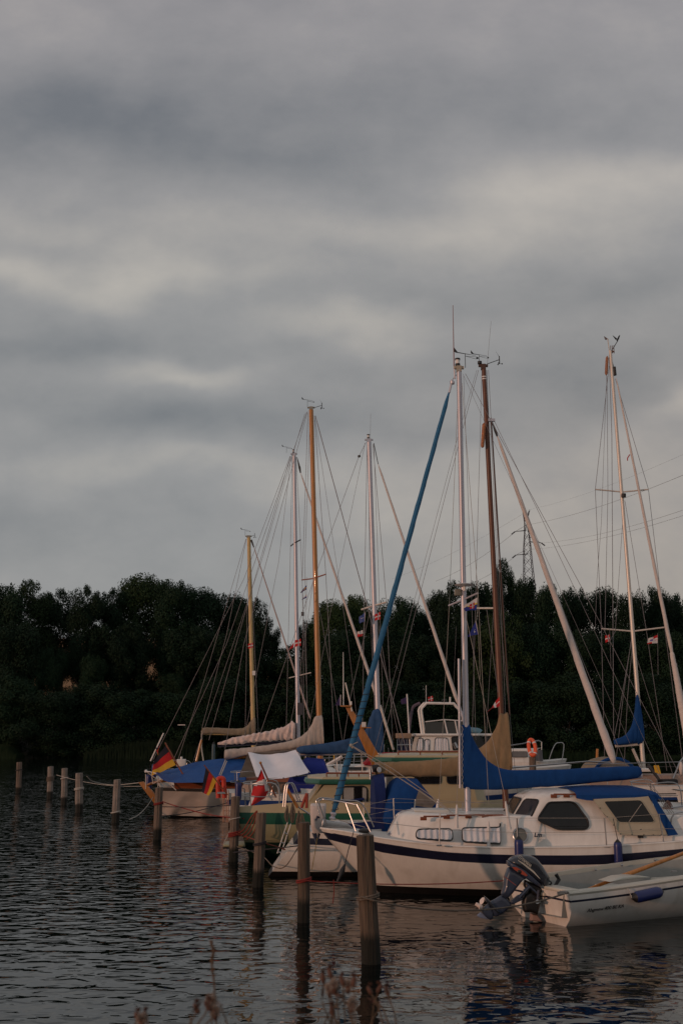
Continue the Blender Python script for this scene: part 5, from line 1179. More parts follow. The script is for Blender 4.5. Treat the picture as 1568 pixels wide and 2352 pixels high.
# ---- sailboat with blue stripe, blue boom cover and white tarp
def boat_blue():
    zs = sheer(1.02, 1.0, 1.2)
    fr, root, pt = boat_hull('sailboat', 'white sailboat with blue stripe, faded blue boom cover and stern ladder', 'sailboat', 520, 33.0, 9.2, 2.9, zs,
        [(const(.02), 3), (const(.12), 0), (off(zs, .36), 1), (off(zs, .20), 0)], [gel, bluepaint, bluepaint, anti], rake_st=.1, tw=.72)
    Y = 33.2
    cab = cabin(fr, 'coachroof', 7.0, 2.2, 1.0, .85, .98, 1.42, gel, root, f0=-.6, nose=.7); side_windows(fr, -1.0, 1.1, 1.28, [(2.7, 3.4), (3.8, 4.6)], cab)
    cabin(fr, 'cockpit_coaming', .4, 2.6, .9, .85, .98, 1.28, M('coaming_brown', (.30, .22, .17), .6), root, f0=.1, nose=1)
    hd = arch(fr, [(fr.az(655, 1790, -.8)[0], 1.0, 1.1), (fr.az(676, 1790, -.8)[0], 1.0, 1.8), (fr.az(705, 1790, -.8)[0], 1.1, 2.08), (fr.az(745, 1790, -.8)[0], 1.2, 2.02), (fr.az(760, 1790, -.8)[0], 1.3, 1.5)], .95, 'spray_hood', M('canvas_royal', (.008, .022, .22), .85), root, pw=.45)
    m = mast(Y, (847, 1012), (873, 1810), .075, .088, alu, root)
    p = at(847, 1012, Y); masthead(p, .11, m); MB().tube([at(850, 1006, Y), at(851, 950, Y)], .006, 4).build('whip_antenna', wire, m)
    MB().tube([at(824, 1046, Y), at(825, 1050, Y)], [.05, .05], 8).build('insulator', rubber, root)
    MB().tube([at(830, 1400, Y + .4), at(858, 1391, Y), at(887, 1383, Y - .4)], .03, 6).build('spreader', alup, m)
    cover(Y - .15, [(681, 1718, 1724), (686, 1716, 1729), (697, 1713, 1732), (755, 1706, 1731), (807, 1694, 1729), (838, 1675, 1728), (850, 1646, 1727), (860, 1629, 1726), (870, 1627, 1724), (877, 1640, 1724), (880, 1680, 1724), (881, 1708, 1722)], .16, fblue, m, seed=8, per=9, wr=.15, folds=.05)
    MB().tube([at(690, 1733, Y), at(874, 1729, Y)], .05, 8).build('boom', alup, m)
    furled(Y, (868, 1066), (1052, 1618), .028, .062, sail, root, twist=8, ridge=.10); MB().tube([at(858, 1018, Y), at(868, 1066, Y)], .014, 5).build('halyard_swivel', rubber, root)
    MB().tube([at(1052, 1616, Y), at(1078, 1700, Y)], [.05, .03], 6).build('furling_drum', alu, root)
    for (pts, r, nm) in (([(840, 1016), (824, 1048), (735, 1290), (580, 1735)], .008, 'backstay'), ([(838, 1018), (760, 1400), (700, 1720)], .006, 'topping_lift'), ([(843, 1018), (836, 1397), (830, 1790)], .009, 'shroud'), ([(845, 1018), (850, 1400), (860, 1630)], .008, 'halyard'),
                         ([(856, 1020), (887, 1384), (905, 1790)], .009, 'shroud'), ([(858, 1020), (868, 1300), (880, 1640)], .007, 'halyard'), ([(850, 1400), (805, 1600), (775, 1790)], .008, 'shroud'), ([(862, 1400), (900, 1620), (935, 1790)], .008, 'shroud'),
                         ([(1047, 1440), (1040, 1600)], .004, 'halyard')):
        stay(nm, Y, pts, r, root, wire)
    # stern rail, ladder
    pulpit_at(fr, .1, zs(1), .6, 1.0, 1, root, 'pushpit', ln=1.0)
    ld = MB(); 
    for x in (513.5, 521, 525): ld.tube([fr.p(x, 1815, -1.12 if x > 520 else -.7), fr.p(x - .5, 1889, -1.12 if x > 520 else -.7)], .016, 6)
    for k in range(5): ld.tube([fr.p(513.5, 1838 + 12 * k, -.7), fr.p(525, 1838 + 12 * k, -1.12)], .014, 6)
    ld.build('boarding_ladder', M('ladder_copper', (.35, .2, .14), .35, metal=.5), root)
    MB().tube([fr.p(549, 1825, -1.2), fr.p(553, 1808, -1.2), fr.p(561, 1812, -1.2), fr.p(565, 1860, -1.2)], .02, 6).build('grab_rail', steel, root)
    for x in (580, 600, 623): 
        pip('rail_hoop', [fr.p(x, 1826, -1.3), fr.p(x + 3, 1808, -1.3), fr.p(x + 10, 1802, -1.3), fr.p(x + 17, 1808, -1.3), fr.p(x + 20, 1828, -1.3)], .014, steel, root)
    lifelines(fr, [(1.2, -1.2, .95), (3.0, -1.35, .98), (4.8, -1.35, 1.0), (6.6, -1.1, 1.05), (8.2, -.6, 1.1)], root, .6, r=.012)
    # tarp tent over the cockpit
    tp = thing('tarp_tent', 'white tarpaulin hung like a tent over the boom of the blue-striped sailboat', 'tarpaulin', at(630, 1760, 32.0))
    A, Bv = at(569.7, 1729, 32.6), at(679, 1723, 32.6); lo = [at(588.5, 1784, 31.4), at(612, 1789.5, 31.2), at(650, 1788, 31.2), at(690, 1780, 31.3), at(712, 1774.5, 31.4)]
    rows = []
    for j in range(13):
        v = j / 12; row = []
        for i in range(25):
            u = i / 24; top = A.lerp(Bv, u) + Vector((0, 0, -.10 * math.sin(math.pi * u) + .006 * math.sin(u * 23)))
            w = u * 4; k = min(3, int(w)); bot = lo[k].lerp(lo[k + 1], w - k); p = top.lerp(bot, v)
            fold = .055 * math.sin(math.pi * v) * math.sin(u * 9 + v * 2) + .035 * abs(math.sin(u * 6 + 1.2 - v * 2)) * (1 - v)
            row.append(p + Vector((0, -fold, fold * .6)))
        rows.append(row)
    MB().grid(rows).build('near_panel', tarp, tp, recalc=False)
    fl = [at(548, 1786, 34.2), at(600, 1786, 34.3), at(690, 1778, 34.2)]; rows = [[A.lerp(Bv, u).lerp(fl[0].lerp(fl[2], u), v) + Vector((0, .02 + .03 * math.sin(u * 8), 0)) for u in [i / 10 for i in range(11)]] for v in (0, .33, .66, 1)]
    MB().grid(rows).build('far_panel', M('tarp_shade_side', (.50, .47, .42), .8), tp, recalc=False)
    MB().tube([at(612, 1789, 31.2), at(733, 1778, 31.6)], .018, 5).build('spreader_pole', ropew, tp)
    mb = MB(); 
    for (x, y) in ((599, 1786), (615, 1788.5), (651, 1787), (681, 1782), (709, 1774)): mb.ball(at(x, y, 31.18), .022, 6)
    mb.build('eyelet', rubber, tp)
    MB().tube([at(733, 1778, 31.6), at(733, 1792, 31.6)], .012, 5).build('support_leg', wire, tp)
    return fr, root, pt
boat_blue()
lb = thing('lifebuoy', 'red horseshoe lifebuoy on the stern rail left of the long blue fender', 'lifebuoy', at(508, 1810, 31.6))
pp = [at(502, 1833, 31.5), at(501, 1795, 31.5), at(504, 1788, 31.5), at(511, 1788, 31.5), at(514, 1795, 31.5), at(516, 1833, 31.5)]; MB().tube(smoothpath(pp, 5), .075, 10).build('ring', redp, lb)
MB().box(at(509, 1821, 31.35), (.26, .08, .05)).build('reflective_band', plast, lb)
fender(at(548, 1792, 30.9), .62, .10, 'long blue fender hanging beside the stern ladder of the blue-striped sailboat', line_to=[(at(548, 1792, 30.9), at(553, 1772, 31.1))])
def draped_flag():
    Y = 24.0; root = thing('flag', 'large Danish flag on a slanting staff over the green cruiser stern', 'flag', at(600, 1768, Y), 'flags on the boats')
    def z(x, y): return ((500 + x / 1.96) / 1.7418, (2800 + y / 1.96) / 1.7418)
    K = [(0, (1067, 546), (1073, 546)), (.25, (1037, 625), (1097, 612)), (.42, (1012, 668), (1116, 665)), (.6, (996, 715), (1129, 706)), (.8, (984, 775), (1098, 770)), (1, (962, 852), (1022, 816))]
    g = []
    for j in range(41):
        v = j / 40
        for (v0, l0, r0), (v1, l1, r1) in zip(K, K[1:]):
            if v0 <= v <= v1: f = (v - v0) / (v1 - v0); break
        l = (l0[0] + (l1[0] - l0[0]) * f, l0[1] + (l1[1] - l0[1]) * f); r = (r0[0] + (r1[0] - r0[0]) * f, r0[1] + (r1[1] - r0[1]) * f)
        g.append([at(*z(l[0] + (r[0] - l[0]) * u, l[1] + (r[1] - l[1]) * u), Y) + Vector((0, .06 * math.sin(u * 5 + v * 3) - .05 * v, 0)) for u in [i / 24 for i in range(25)]])
    def pt(j, i):
        u, v = (i + .5) / 24, (j + .5) / 40
        return 1 if (.27 + .05 * (1 - u) < v < .40 + .05 * (1 - u)) or (u > .80 and .38 < v < .62) or (u < .22 + .3 * (v - .7) and v > .72) else 0
    mb = MB(); mb.grid(g, mfun=pt); mb.build('cloth', [fred, fwhite], root, recalc=False, auto=False)
    MB().tube([at(598.5, 1753, Y), at(634, 1832, Y)], .022, 6).build('pole', mahog, root); MB().ball(at(598.3, 1752, Y), .035, 8).build('finial', varn, root)
draped_flag()
flag('flag', 'German flag hanging beside the red horseshoe lifebuoy', 31.0, (473, 1763), (499, 1791), (463, 1817), (480, 1829), [fblack, fred, fgold], de, amp=.05, pole=[(469, 1757), (523, 1826)], polem=mahog, poler=.02, seed=2)

# ---- wooden boat under blue tarpaulin
def boat_wood():
    zs = sheer(.98, .95, 1.2)
    fr, root, pt = boat_hull('sailboat', 'wooden sailboat under a blue tarpaulin with varnished mast and cloth hull skirt', 'sailboat', 372, 37.3, 9.5, 2.8, zs,
        [(const(.02), 2), (const(.10), 1)], [mahog, boot, boot], rake_st=.35, tw=.55)
    Y = 37.4; yn = 35.95
    g = []     # cloth skirt laced along the topsides
    for j in range(9):
        v = j / 8; row = []
        for i in range(40):
            x = 373 + (560 - 373) * i / 39; p = at(x, 1816.5 + 1.5 * i / 39 * 3 + (1874 - 1818) * v, yn); w = .06 * math.sin(x * .09 + v * 5 + 2 * noise.noise(Vector((x * .03, v * 2, 0)))) * (.3 + v)
            row.append(p + Vector((0, -.05 - w, 0)))
        g.append(row)
    MB().grid(g).build('hull_skirt', skirt, root, recalc=False)
    cab = cabin(fr, 'cabin_side', 9.0, .5, .95, .85, .93, 1.32, M('cabin_mahogany', (.22, .06, .02), .4, var=.3, scale=3, stretch=(.5, 3, 5)), root, f0=-.3, nose=.7)
    mb = MB()
    # blue tarpaulin tent
    prof = [(364, 1771, 1774), (372, 1769, 1782), (385, 1768, 1792), (404, 1764.5, 1796), (447, 1751, 1796), (500, 1743.5, 1795), (540, 1743, 1794), (566, 1745, 1794)]
    S = catmull(prof, 6); rows = []
    for (x, yt, yb) in S:
        t = at(x, yt, 37.3); b = at(x, yb, 36.35); b2 = Vector((b.x, 38.3, b.z)); wv = .03 * math.sin(x * .2)
        rows.append([b, b.lerp(t, .35) + Vector((0, -.10 + wv, .0)), b.lerp(t, .7) + Vector((0, -.08 - wv, .03)), t, b2.lerp(t, .6) + Vector((0, .08, 0)), b2])
    tp = MB().grid(rows).build('tarpaulin', bluet, root, recalc=False)
    MB().tube([at(420, 1785, 36.5), at(510, 1779, 36.7), at(566, 1779, 36.7)], .012, 5).build('tarpaulin_line', ropew, tp)
    for a, b in (((518, 1745), (500, 1790)), ((521, 1748), (505, 1787))): MB().tube([at(*a, 36.6), at(*b, 36.2)], .02, 5).build('tie_rope', ropew, tp)
    # rudder with curved tiller
    rd = MB().prism([at(318, 1797, 36.9), at(330, 1795, 36.9), at(352, 1818, 36.9), at(368, 1846, 36.9), at(366, 1852, 36.9), at(355, 1846, 36.9)], Vector((0, .09, 0))).build('rudder', varnx, root, bevel=.01)
    pip('tiller', [at(334, 1806, 36.95), at(345, 1801, 36.95), at(362, 1796, 36.95), at(392, 1793, 36.95)], .045, varnx, rd)
    for a, b in (((336, 1772), (395, 1815)), ((348, 1775), (352, 1800)), ((365, 1776), (362, 1818)), ((335, 1778), (335, 1812)), ((395, 1778), (352, 1800))): MB().tube([at(*a, 36.8), at(*b, 36.8)], .015, 5).build('stern_strut', alup, root)
    pip('pushpit', [at(333, 1772, 36.9), at(350, 1774, 36.6), at(372, 1784, 36.4), at(405, 1815, 36.3)], .018, plast, root)
    MB().ball(at(336, 1771.5, 36.9), .06, 8).build('rail_ball', plast, root)
    m = mast(Y, (714.5, 942), (737, 1810), .10, .118, varn, root, oval=1.1)
    p = at(714.5, 938, Y); masthead(p, .11, m, M('head_grey', (.25, .24, .2), .5), False); windvane(at(706, 935, Y), .36, m, 0.1); anemo(at(716, 938, Y), at(739, 931, Y) - at(716, 938, Y), m, .35)
    MB().tube([at(693, 1332, Y + .5), at(718, 1329, Y), at(748, 1319, Y - .5)], .025, 6).build('spreader', M('spreader_red', (.3, .1, .06), .5), m)
    cover(Y - .15, [(517, 1722, 1742), (521, 1721, 1745), (565, 1717.5, 1736), (624, 1709.5, 1726), (668, 1701, 1721), (697, 1686.5, 1718), (714, 1667, 1716), (722, 1648, 1714), (731, 1645, 1712), (740, 1646, 1710), (743, 1680, 1709), (744, 1700, 1708)], .18, greyc, m, seed=11, per=9, wr=.14, folds=.045)
    MB().tube([at(519, 1742, Y), at(735, 1718, Y)], .06, 8).build('boom', varn, m)
    for (pts, r, nm) in (([(706, 945), (560, 1480), (517, 1720)], .009, 'topping_lift'), ([(704, 947), (520, 1480), (378, 1790)], .009, 'backstay'), ([(700, 950), (600, 1290), (430, 1790)], .008, 'backstay'), ([(707, 948), (694, 1332), (700, 1790)], .009, 'shroud'), ([(722, 955), (748, 1319), (772, 1790)], .010, 'shroud'),
                         ([(724, 955), (815, 1290), (905, 1620), (950, 1790)], .017, 'forestay'), ([(722, 955), (800, 1480), (830, 1750)], .007, 'forestay'), ([(712, 955), (700, 1290), (705, 1640)], .008, 'halyard'), ([(719, 1335), (680, 1600), (640, 1790)], .008, 'shroud'), ([(722, 1335), (770, 1600), (800, 1790)], .008, 'shroud')):
        stay(nm, Y, pts, r, root, wire)
    return fr, root
boat_wood()
flag('flag', 'large German flag on a slanting staff above the blue tarpaulin', 36.6, (381, 1713), (404, 1757), (355, 1745), (349, 1783), [fblack, fred, fgold], de, amp=.06, pole=[(379.5, 1706), (424, 1785)], polem=mahog, poler=.03, seed=3)
flag('flag', 'small German flag farthest to the left, half furled round a white staff', 40.5, (372, 1703), (361, 1727), (357, 1716), (366, 1742), [fblack, fred, fgold], de, amp=.05, pole=[(376, 1684), (346, 1748)], polem=plast, poler=.03, seed=4)
mrope('mooring_rope', smoothpath([at(352, 1831, 36.8), at(338, 1852, 36), at(318, 1872, 35), at(298, 1882, 34)], 5), .014, ropew, 'pale rope drooping from the rudder into open water')
mrope('mooring_rope', smoothpath([at(200, 1783, 39.5), at(215, 1795, 40), at(260, 1803, 40), at(328, 1797, 37)], 6), .013, ropew, 'pale rope from the stout patched post towards the rudder tip')
mrope('mooring_rope', smoothpath([at(130, 1780, 42), at(190, 1795, 41), at(260, 1805, 40), at(330, 1806, 38)], 6), .009, ropew, 'thin pale rope low over the water between the left posts and the rudder')

# ---- sailboat with flaked pale sail, behind the wooden one
def boat_flaked():
    zs = sheer(1.15, 1.1, 1.3)
    fr, root, pt = boat_hull('sailboat', 'white sailboat with pale flaked mainsail, stern showing behind the wooden rudder', 'sailboat', 352, 41.5, 9.3, 3.0, zs, [(const(.05), 2), (const(.14), 0), (off(zs, .5), 1), (off(zs, .45), 0)], [gel, bluepaint, boot], rake_st=1.1)
    Y = 41.6
    cab = cabin(fr, 'coachroof', 7.2, 2.4, 1.0, .85, 1.1, 1.6, gel, root, f0=-.6, nose=.7); side_windows(fr, -1.0, 1.25, 1.42, [(2.8, 3.6), (4.0, 4.8)], cab)
    cabin(fr, 'cockpit_coaming', .4, 2.6, 1.0, .9, 1.1, 1.36, gel, root, f0=.1, nose=1)
    pulpit_at(fr, .0, zs(1), .62, 1.15, 1, root, 'pushpit', ln=1.3)
    lifelines(fr, [(1.3, -1.3, 1.12), (3.2, -1.4, 1.1), (5.0, -1.4, 1.1), (6.8, -1.1, 1.15), (8.6, -.6, 1.2)], root, .62, r=.014)
    mb = MB(); A3 = (fr.X, fr.T, Vector((0, 0, 1))); mb.box(at(417, 1752, 40.6), (.34, .3, .28), A3); mb.tube([at(417, 1744, 40.6), at(417, 1738, 40.6)], .05, 8); mb.build('white_canister', plast, root, bevel=.03)
    MB().tube([at(449, 1757, 40.8), at(463, 1699, 40.8)], [.05, .045], 8).build('wooden_post', varnx, root)
    m = mast(Y, (675.5, 1045), (686, 1790), .075, .09, alu, root); p = at(675, 1044, Y); masthead(p, .11, m); windvane(at(658, 1040, Y) , .32, m, .1)
    MB().tube([at(668, 1254, Y + .5), at(676, 1247, Y), at(690, 1240, Y - .5)], .028, 6).build('spreader', rubber, m); MB().tube([at(664, 1557, Y + .4), at(714, 1545, Y - .4)], .02, 6).build('spreader', alup, m)
    mb = MB(); mb.box(at(689, 1628, Y - .2), (.22, .1, .48)); mb.build('lamp_bracket', M('grey_box', (.05, .05, .06), .5), m); mb = MB(); mb.box(at(695, 1410, Y - .1), (.12, .1, .16)); mb.build('deck_light', rubber, m)
    cover(Y - .1, [(500, 1706, 1710), (512, 1702, 1711), (539, 1693, 1709), (571, 1687, 1706), (606, 1681, 1704), (638, 1674, 1702), (660, 1664, 1700), (672, 1658, 1699), (678, 1660, 1697)], .17, M('sail_pinkish', (.62, .50, .46), .75, var=.12, scale=9, bump=.01, bscale=12), m, name='flaked_mainsail', seed=13, per=14, wr=.3, folds=.16)
    MB().tube([at(500, 1713, Y), at(682, 1703, Y)], .06, 8).build('boom', navy, m)
    fj = furled(Y, (690, 1085), (872, 1622), .03, .066, sail, root, twist=8, ridge=.12); MB().tube([at(682, 1050, Y), at(688, 1075, Y), at(690, 1086, Y)], [.012, .05, .03], 6).build('halyard_swivel', rubber, root)
    MB().tube([at(872, 1620, Y), at(903, 1722, Y)], [.06, .05], 6).build('furling_drum', alup, fj)
    for (pts, r, nm) in (([(667, 1048), (588, 1320), (480, 1700)], .010, 'backstay'), ([(666, 1048), (560, 1330), (352, 1745)], .009, 'backstay'), ([(671, 1050), (667, 1256), (655, 1770)], .009, 'shroud'), ([(680, 1050), (690, 1240), (712, 1770)], .009, 'shroud'), ([(668, 1052), (640, 1290), (560, 1700)], .008, 'topping_lift'), ([(679, 1060), (683, 1400), (697, 1650)], .009, 'halyard')):
        stay(nm, Y, pts, r, root, wire)
    MB().box(at(417, 1665, Y), (.30, .02, .035)).build('burgee_stick', sail, root)
boat_flaked()
a = at(343, 1775, 40.4); fender(a, .75, .13, 'blue fender hanging at the far left stern behind the wooden rudder', line_to=[(a, at(346, 1752, 40.4))])
a = at(355, 1752, 40.2); fender(a, .62, .10, 'smaller blue fender just right of the leftmost one', line_to=[(a, at(350, 1745, 40.3))])
a = at(491, 1704, 40.8); fender(a, .95, .07, 'slim grey-green fender standing above the blue tarpaulin ridge', m=M('fender_teal', (.04, .08, .10), .5))

# ---- small cream-masted sailboat at the back left
def boat_cream():
    zs = sheer(1.05, 1.0, 1.2)
    fr, root, pt = boat_hull('sailboat', 'farthest sailboat at left with cream wooden mast and drab boom cover', 'sailboat', 400, 46.5, 8.0, 2.6, zs, [(const(.05), 1)], [gel, boot], rake_st=.1)
    Y = 46.5; m = mast(Y, (571.5, 1234), (583, 1750), .085, .10, creamm, root)
    cab = cabin(fr, 'coachroof', 6, 2.0, .9, .75, 1.0, 1.5, gel, root, f0=-.5, nose=.7); side_windows(fr, -.9, 1.15, 1.35, [(2.5, 3.2)], cab)
    p = at(571, 1233, Y); masthead(p, .12, m, M('head_grey', (.25, .24, .2), .5), False); windvane(at(563, 1230, Y), .34, m, .1); anemo(at(573, 1232, Y), at(585, 1229, Y) - at(573, 1232, Y), m, .3)
    cover(Y - .1, [(464, 1673, 1684), (468, 1671, 1687), (492, 1671, 1685), (545, 1673.5, 1689), (563, 1670, 1690), (575, 1657, 1690), (582, 1648, 1690), (587, 1650, 1689)], .17, tan2, m, seed=17, per=9, wr=.16, folds=.06)
    MB().tube([at(468, 1685, Y), at(582, 1687, Y)], .05, 8).build('boom', creamm, m)
    pip('hanging_tackle', [at(464, 1678, Y), at(463, 1715, Y), at(467, 1745, Y), at(470, 1775, Y)], .03, ropew, root)
    furled(Y, (583, 1256), (713, 1652), .022, .042, M('sail_rosy', (.42, .33, .31), .8), root, twist=6, ridge=.1); MB().tube([at(577, 1240, Y), at(583, 1257, Y)], [.05, .03], 6).build('halyard_swivel', rubber, root)
    MB().box(at(583, 1546, Y - .15), (.14, .1, .2)).build('deck_light', plast, m)
    for (pts, r, nm) in (([(566, 1238), (520, 1460), (464, 1672)], .010, 'topping_lift'), ([(565, 1238), (470, 1560), (404, 1760)], .010, 'backstay'), ([(570, 1240), (563, 1700)], .010, 'shroud'), ([(574, 1240), (594, 1700)], .010, 'shroud')): stay(nm, Y, pts, r, root, wire)
    return root
boat_cream()
# ---- white flybridge motor yacht
def yacht():
    zs = sheer(1.5, 1.45, 1.6)
    fr, root, pt = boat_hull('motor_yacht', 'white motor yacht with flybridge arch and curtained windows behind the green roofs', 'motorboat', 905, 43.0, 7.0, 3.2, zs, [(const(.1), 0), (off(zs, .34), 2), (off(zs, .30), 0)], [gel, anti, bluepaint], tw=.9)
    W1 = 1.35; zt = fr.az(1000, 1690, -W1)[1]
    a0, a1 = fr.az(949, 1728, -W1)[0], fr.az(1137, 1728, -W1)[0]
    cb = cabin(fr, 'saloon', a1, a0, W1, W1 - .15, 1.45, zt, gel, root, f0=-.5, f1=-.35, nose=.8, round_=.06)
    pl = plane_side(fr, -W1, 1.45, -W1 + .14, zt - .06); pl = (pl[0] + pl[1] * .01, pl[1])
    for w in ([(960, 1696), (971, 1696), (969, 1725), (955, 1725)], [(975, 1698), (985.5, 1698), (985, 1729), (973, 1729)], [(999, 1695), (1026, 1695), (1030, 1726), (997, 1727)], [(1036, 1693), (1058, 1692), (1068, 1722), (1040, 1724)], [(1080, 1690), (1104, 1690), (1116, 1716), (1084, 1720)], [(1110, 1692), (1125, 1693), (1132, 1712), (1118, 1714)]):
        window(w, pl, cb, r=.08, gasket=.02, curtain=(w[0][0] < 1000))
    mb = MB(); A3 = (fr.X, fr.T, Vector((0, 0, 1)))
    c = fr.w((a0 + a1) / 2 + .1, 0, zt + .04); mb.box(c, (a1 - a0 + .25, 2.6, .10), A3); mb.build('flybridge_deck', gel, root, bevel=.04)
    def p_(x, y, t): return fr.p(x, y, t)
    for dx, t in ((0, 0.9), (6, -.95)):
        P = [p_(969 + dx, 1690, t), p_(961 + dx, 1632, t), p_(963 + dx, 1626, t), p_(973 + dx, 1615.5, t), p_(980 + dx, 1614.5, t)]
        MB().tube(P, .05, 8).build('arch_leg', gel, root)
    mb = MB(); mb.tube([p_(974, 1615, .9), p_(1040, 1616, .9), p_(1056, 1634, .9)], .05, 8); mb.tube([p_(980, 1615, -.95), p_(1042, 1616, -.95), p_(1060, 1636, -.95), p_(1066, 1690, -.95)], .05, 8); mb.tube([p_(1042, 1616, -.95), p_(1040, 1616, .9)], .05, 8); mb.tube([p_(980, 1615, -.95), p_(974, 1615, .9)], .05, 8)
    mb.build('arch_top', gel, root)
    ws = MB(); ws.tube([p_(976, 1658, -1.1), p_(1020, 1653, -1.1), p_(1064, 1656, -1.1)], .022, 6); 
    for x0, x1 in ((1023, 1031), (1047, 1054)): ws.tube([p_(x0 - 3, 1653.5, -1.1), p_(x1 - 3, 1689, -1.1)], .03, 6)
    ws.build('windscreen_frame', plast, root)
    MB().prism([p_(976, 1659, -1.08), p_(1062, 1657, -1.08), p_(1066, 1689, -1.08), p_(975, 1689, -1.08)], fr.T * .01).build('windscreen', M('tinted_screen', (.03, .035, .035), .1), root)
    cn = p_(968, 1620, 0); pip('folded_canopy', [p_(964, 1615, -.5), p_(950, 1622, -.5), p_(945, 1634, -.5), p_(941, 1660, -.5), p_(938, 1690, -.5)], .06, M('canopy_mauve', (.12, .09, .12), .8), root)
    kb = MB(); S = [p_(1019, 1680, -.8), p_(1030, 1678, -.8), p_(1060, 1676, -.8), p_(1095, 1678, -.8), p_(1103, 1682, -.8)]; kb.tube(smoothpath(S, 5), [.05] + [.11] * 19 + [.05], 10); kb.build('rolled_dinghy', M('light_blue_vinyl', (.10, .22, .30), .5), root)
    MB().tube([p_(978, 1614, 0), p_(978, 1574, 0)], .012, 5).build('whip_antenna', plast, root)
    for x in (1017, 1022, 1046): MB().ball(p_(x, 1609, -.9), .06, 8, (1, 1, .9)).build('searchlight', rubber, root)
    MB().tube([p_(1033, 1614, -.9), p_(1033, 1601, -.9)], .035, 8).build('gps_antenna', plast, root)
    mb = MB()
    for y in (1697, 1711): mb.tube([p_(911, y, -1.3), p_(946, y - 1, -1.3)], .02, 5)
    for x in (912, 922, 934, 945): mb.tube([p_(x, 1690, -1.3), p_(x, 1728, -1.3)], .018, 5)
    mb.build('stern_rail', steel, root); MB().prism([p_(914, 1697, -1.25), p_(943, 1696, -1.25), p_(943, 1727, -1.25), p_(914, 1728, -1.25)], fr.T * .03).build('rail_cloth', M('rail_cloth_navy', (.02, .025, .07), .8), root)
    mb = MB(); mb.box(p_(926, 1690, -1.2), (.6, .5, .2), A3); mb.build('fish_crate', M('crate_tan', (.32, .22, .15), .8), root, bevel=.02)
    MB().tube([p_(1042, 1706, -1.42), p_(1048, 1718, -1.42)], .09, 10).build('horn', steel, root)
    MB().tube([p_(934, 1594, -1.3), p_(942, 1730, -1.3)], .03, 6).build('flagstaff', plast, root)
yacht()
# ---- white sailboats on the far side of the pier, mostly hidden
def back_boat(name, label, st, Yc, L, B, z, extra=None, head=3):
    zs = sheer(z, z, z + .15); fr, root, pt = boat_hull(name, label, 'sailboat', st, Yc, L, B, zs, [(const(.08), 2), (off(zs, .3), 1), (off(zs, .2), 0)], [gel, bluepaint, anti], head=head)
    return fr, root
def back1():
    fr, root = back_boat('sailboat', 'white sailboat with rails under the red canopy, seen between the blue booms and green roof', 715, 54.0, 7.5, 2.8, 1.0)
    cab = cabin(fr, 'coachroof', 5.8, 1.2, 1.0, .85, .98, 1.38, gel, root, f0=-.4, nose=.7); side_windows(fr, -1.0, 1.1, 1.25, [(1.5, 2.6), (3, 4)], cab)
    lifelines(fr, [(.6 + i * .9, -1.25, 1.0) for i in range(7)], root, .65, r=.018)
    h = arch(fr, [(2.5, 1.35, 1.4), (2.9, 1.35, 1.85), (3.6, 1.35, 2.0), (4.6, 1.35, 1.98), (5.4, 1.4, 1.8)], 1.1, 'canopy', redc, root, pw=.5, close='L')
    MB().tube([at(742, 1763, 52.6), at(786, 1738, 52.6)], .10, 6).build('gangplank', plast, root)
    MB().tube([at(716, 1757, 52.4), at(716, 1744, 52.4)], .2, 8).build('winch_box', plast, root)
back1()
def clutter():     # pontoon rails and poles crowd behind the booms
    r = random.Random(9); Y = 57
    root = thing('pontoon', 'narrow pontoon crowded with thin rails and poles behind the booms', 'pontoon', at(810, 1760, Y))
    mb = MB(); mb.box(Vector((at(840, 1750, Y).x, Y * DK, .45)), (14, 1.6, .25)); mb.build('walkway', teak, root)
    for i in range(16):
        x = 700 + i * 14 + r.uniform(-4, 4); y = 1722 + r.uniform(-14, 12)
        MB().tube([at(x, 1775, Y - .8 + r.uniform(0, 1.2)), at(x + r.uniform(-5, 5), y, Y - .4)], .022, 5).build('rail_post', steel if i % 3 else alup, root)
    for y in (1741, 1751, 1760): MB().tube([at(700, y + 2, Y - .7), at(920, y - 6, Y - .7)], .018, 5).build('rail', steel, root)
    MB().tube([at(767, 1750, Y - 1), at(767, 1727, Y - 1)], .03, 6).build('yellow_pole', fgold, root)
clutter()
def back2():
    fr, root = back_boat('cabin_boat', 'small pale cabin boat with bow rail to the right of the tan boom cover', 1150, 58.0, 3.6, 2.2, 1.45, head=4)
    root['category'] = 'motorboat'
    cab = cabin(fr, 'cabin', 2.3, .2, .85, .75, 1.42, 2.15, gel, root, f0=-.3, nose=.8); side_windows(fr, -.87, 1.7, 2.0, [(.5, 1.3)], cab, curtain=False, gm=M('grey_curtain', (.16, .16, .16), .6))
    P = [at(1172, 1712, 57), at(1200, 1708, 57), at(1218, 1703, 57), at(1236, 1701, 57), at(1243, 1704, 57), at(1243, 1745, 57)]; MB().tube(P, .03, 6).build('guard_rail', steel, root)
    P = [at(1260, 1745, 57), at(1268, 1722, 57), at(1275, 1709, 57), at(1283, 1706, 57), at(1294, 1710, 57), at(1290, 1745, 57)]; MB().tube(smoothpath(P, 3), .025, 6).build('pulpit', steel, root)
    MB().tube([at(1236, 1748, 57), at(1236, 1722, 57)], [.25, .2], 8).build('covered_winch', M('grey_cloth', (.12, .12, .13), .8), root)
back2()
lb = thing('lifebuoy_stand', 'orange ring lifebuoy hanging on a grey post right of the tan cover', 'lifebuoy', Vector((at(1221, 1760, 40).x, 40 * DK, 0)))
MB().tube([Vector((at(1221, 1760, 40).x, 40.1 * DK, -.4)), at(1222, 1738, 40.1)], .14, 10).build('post', postg, lb)
c = at(1221, 1717, 39.85); R1 = (at(1221, 1694, 39.85) - at(1221, 1740, 39.85)).length / 2 - .08
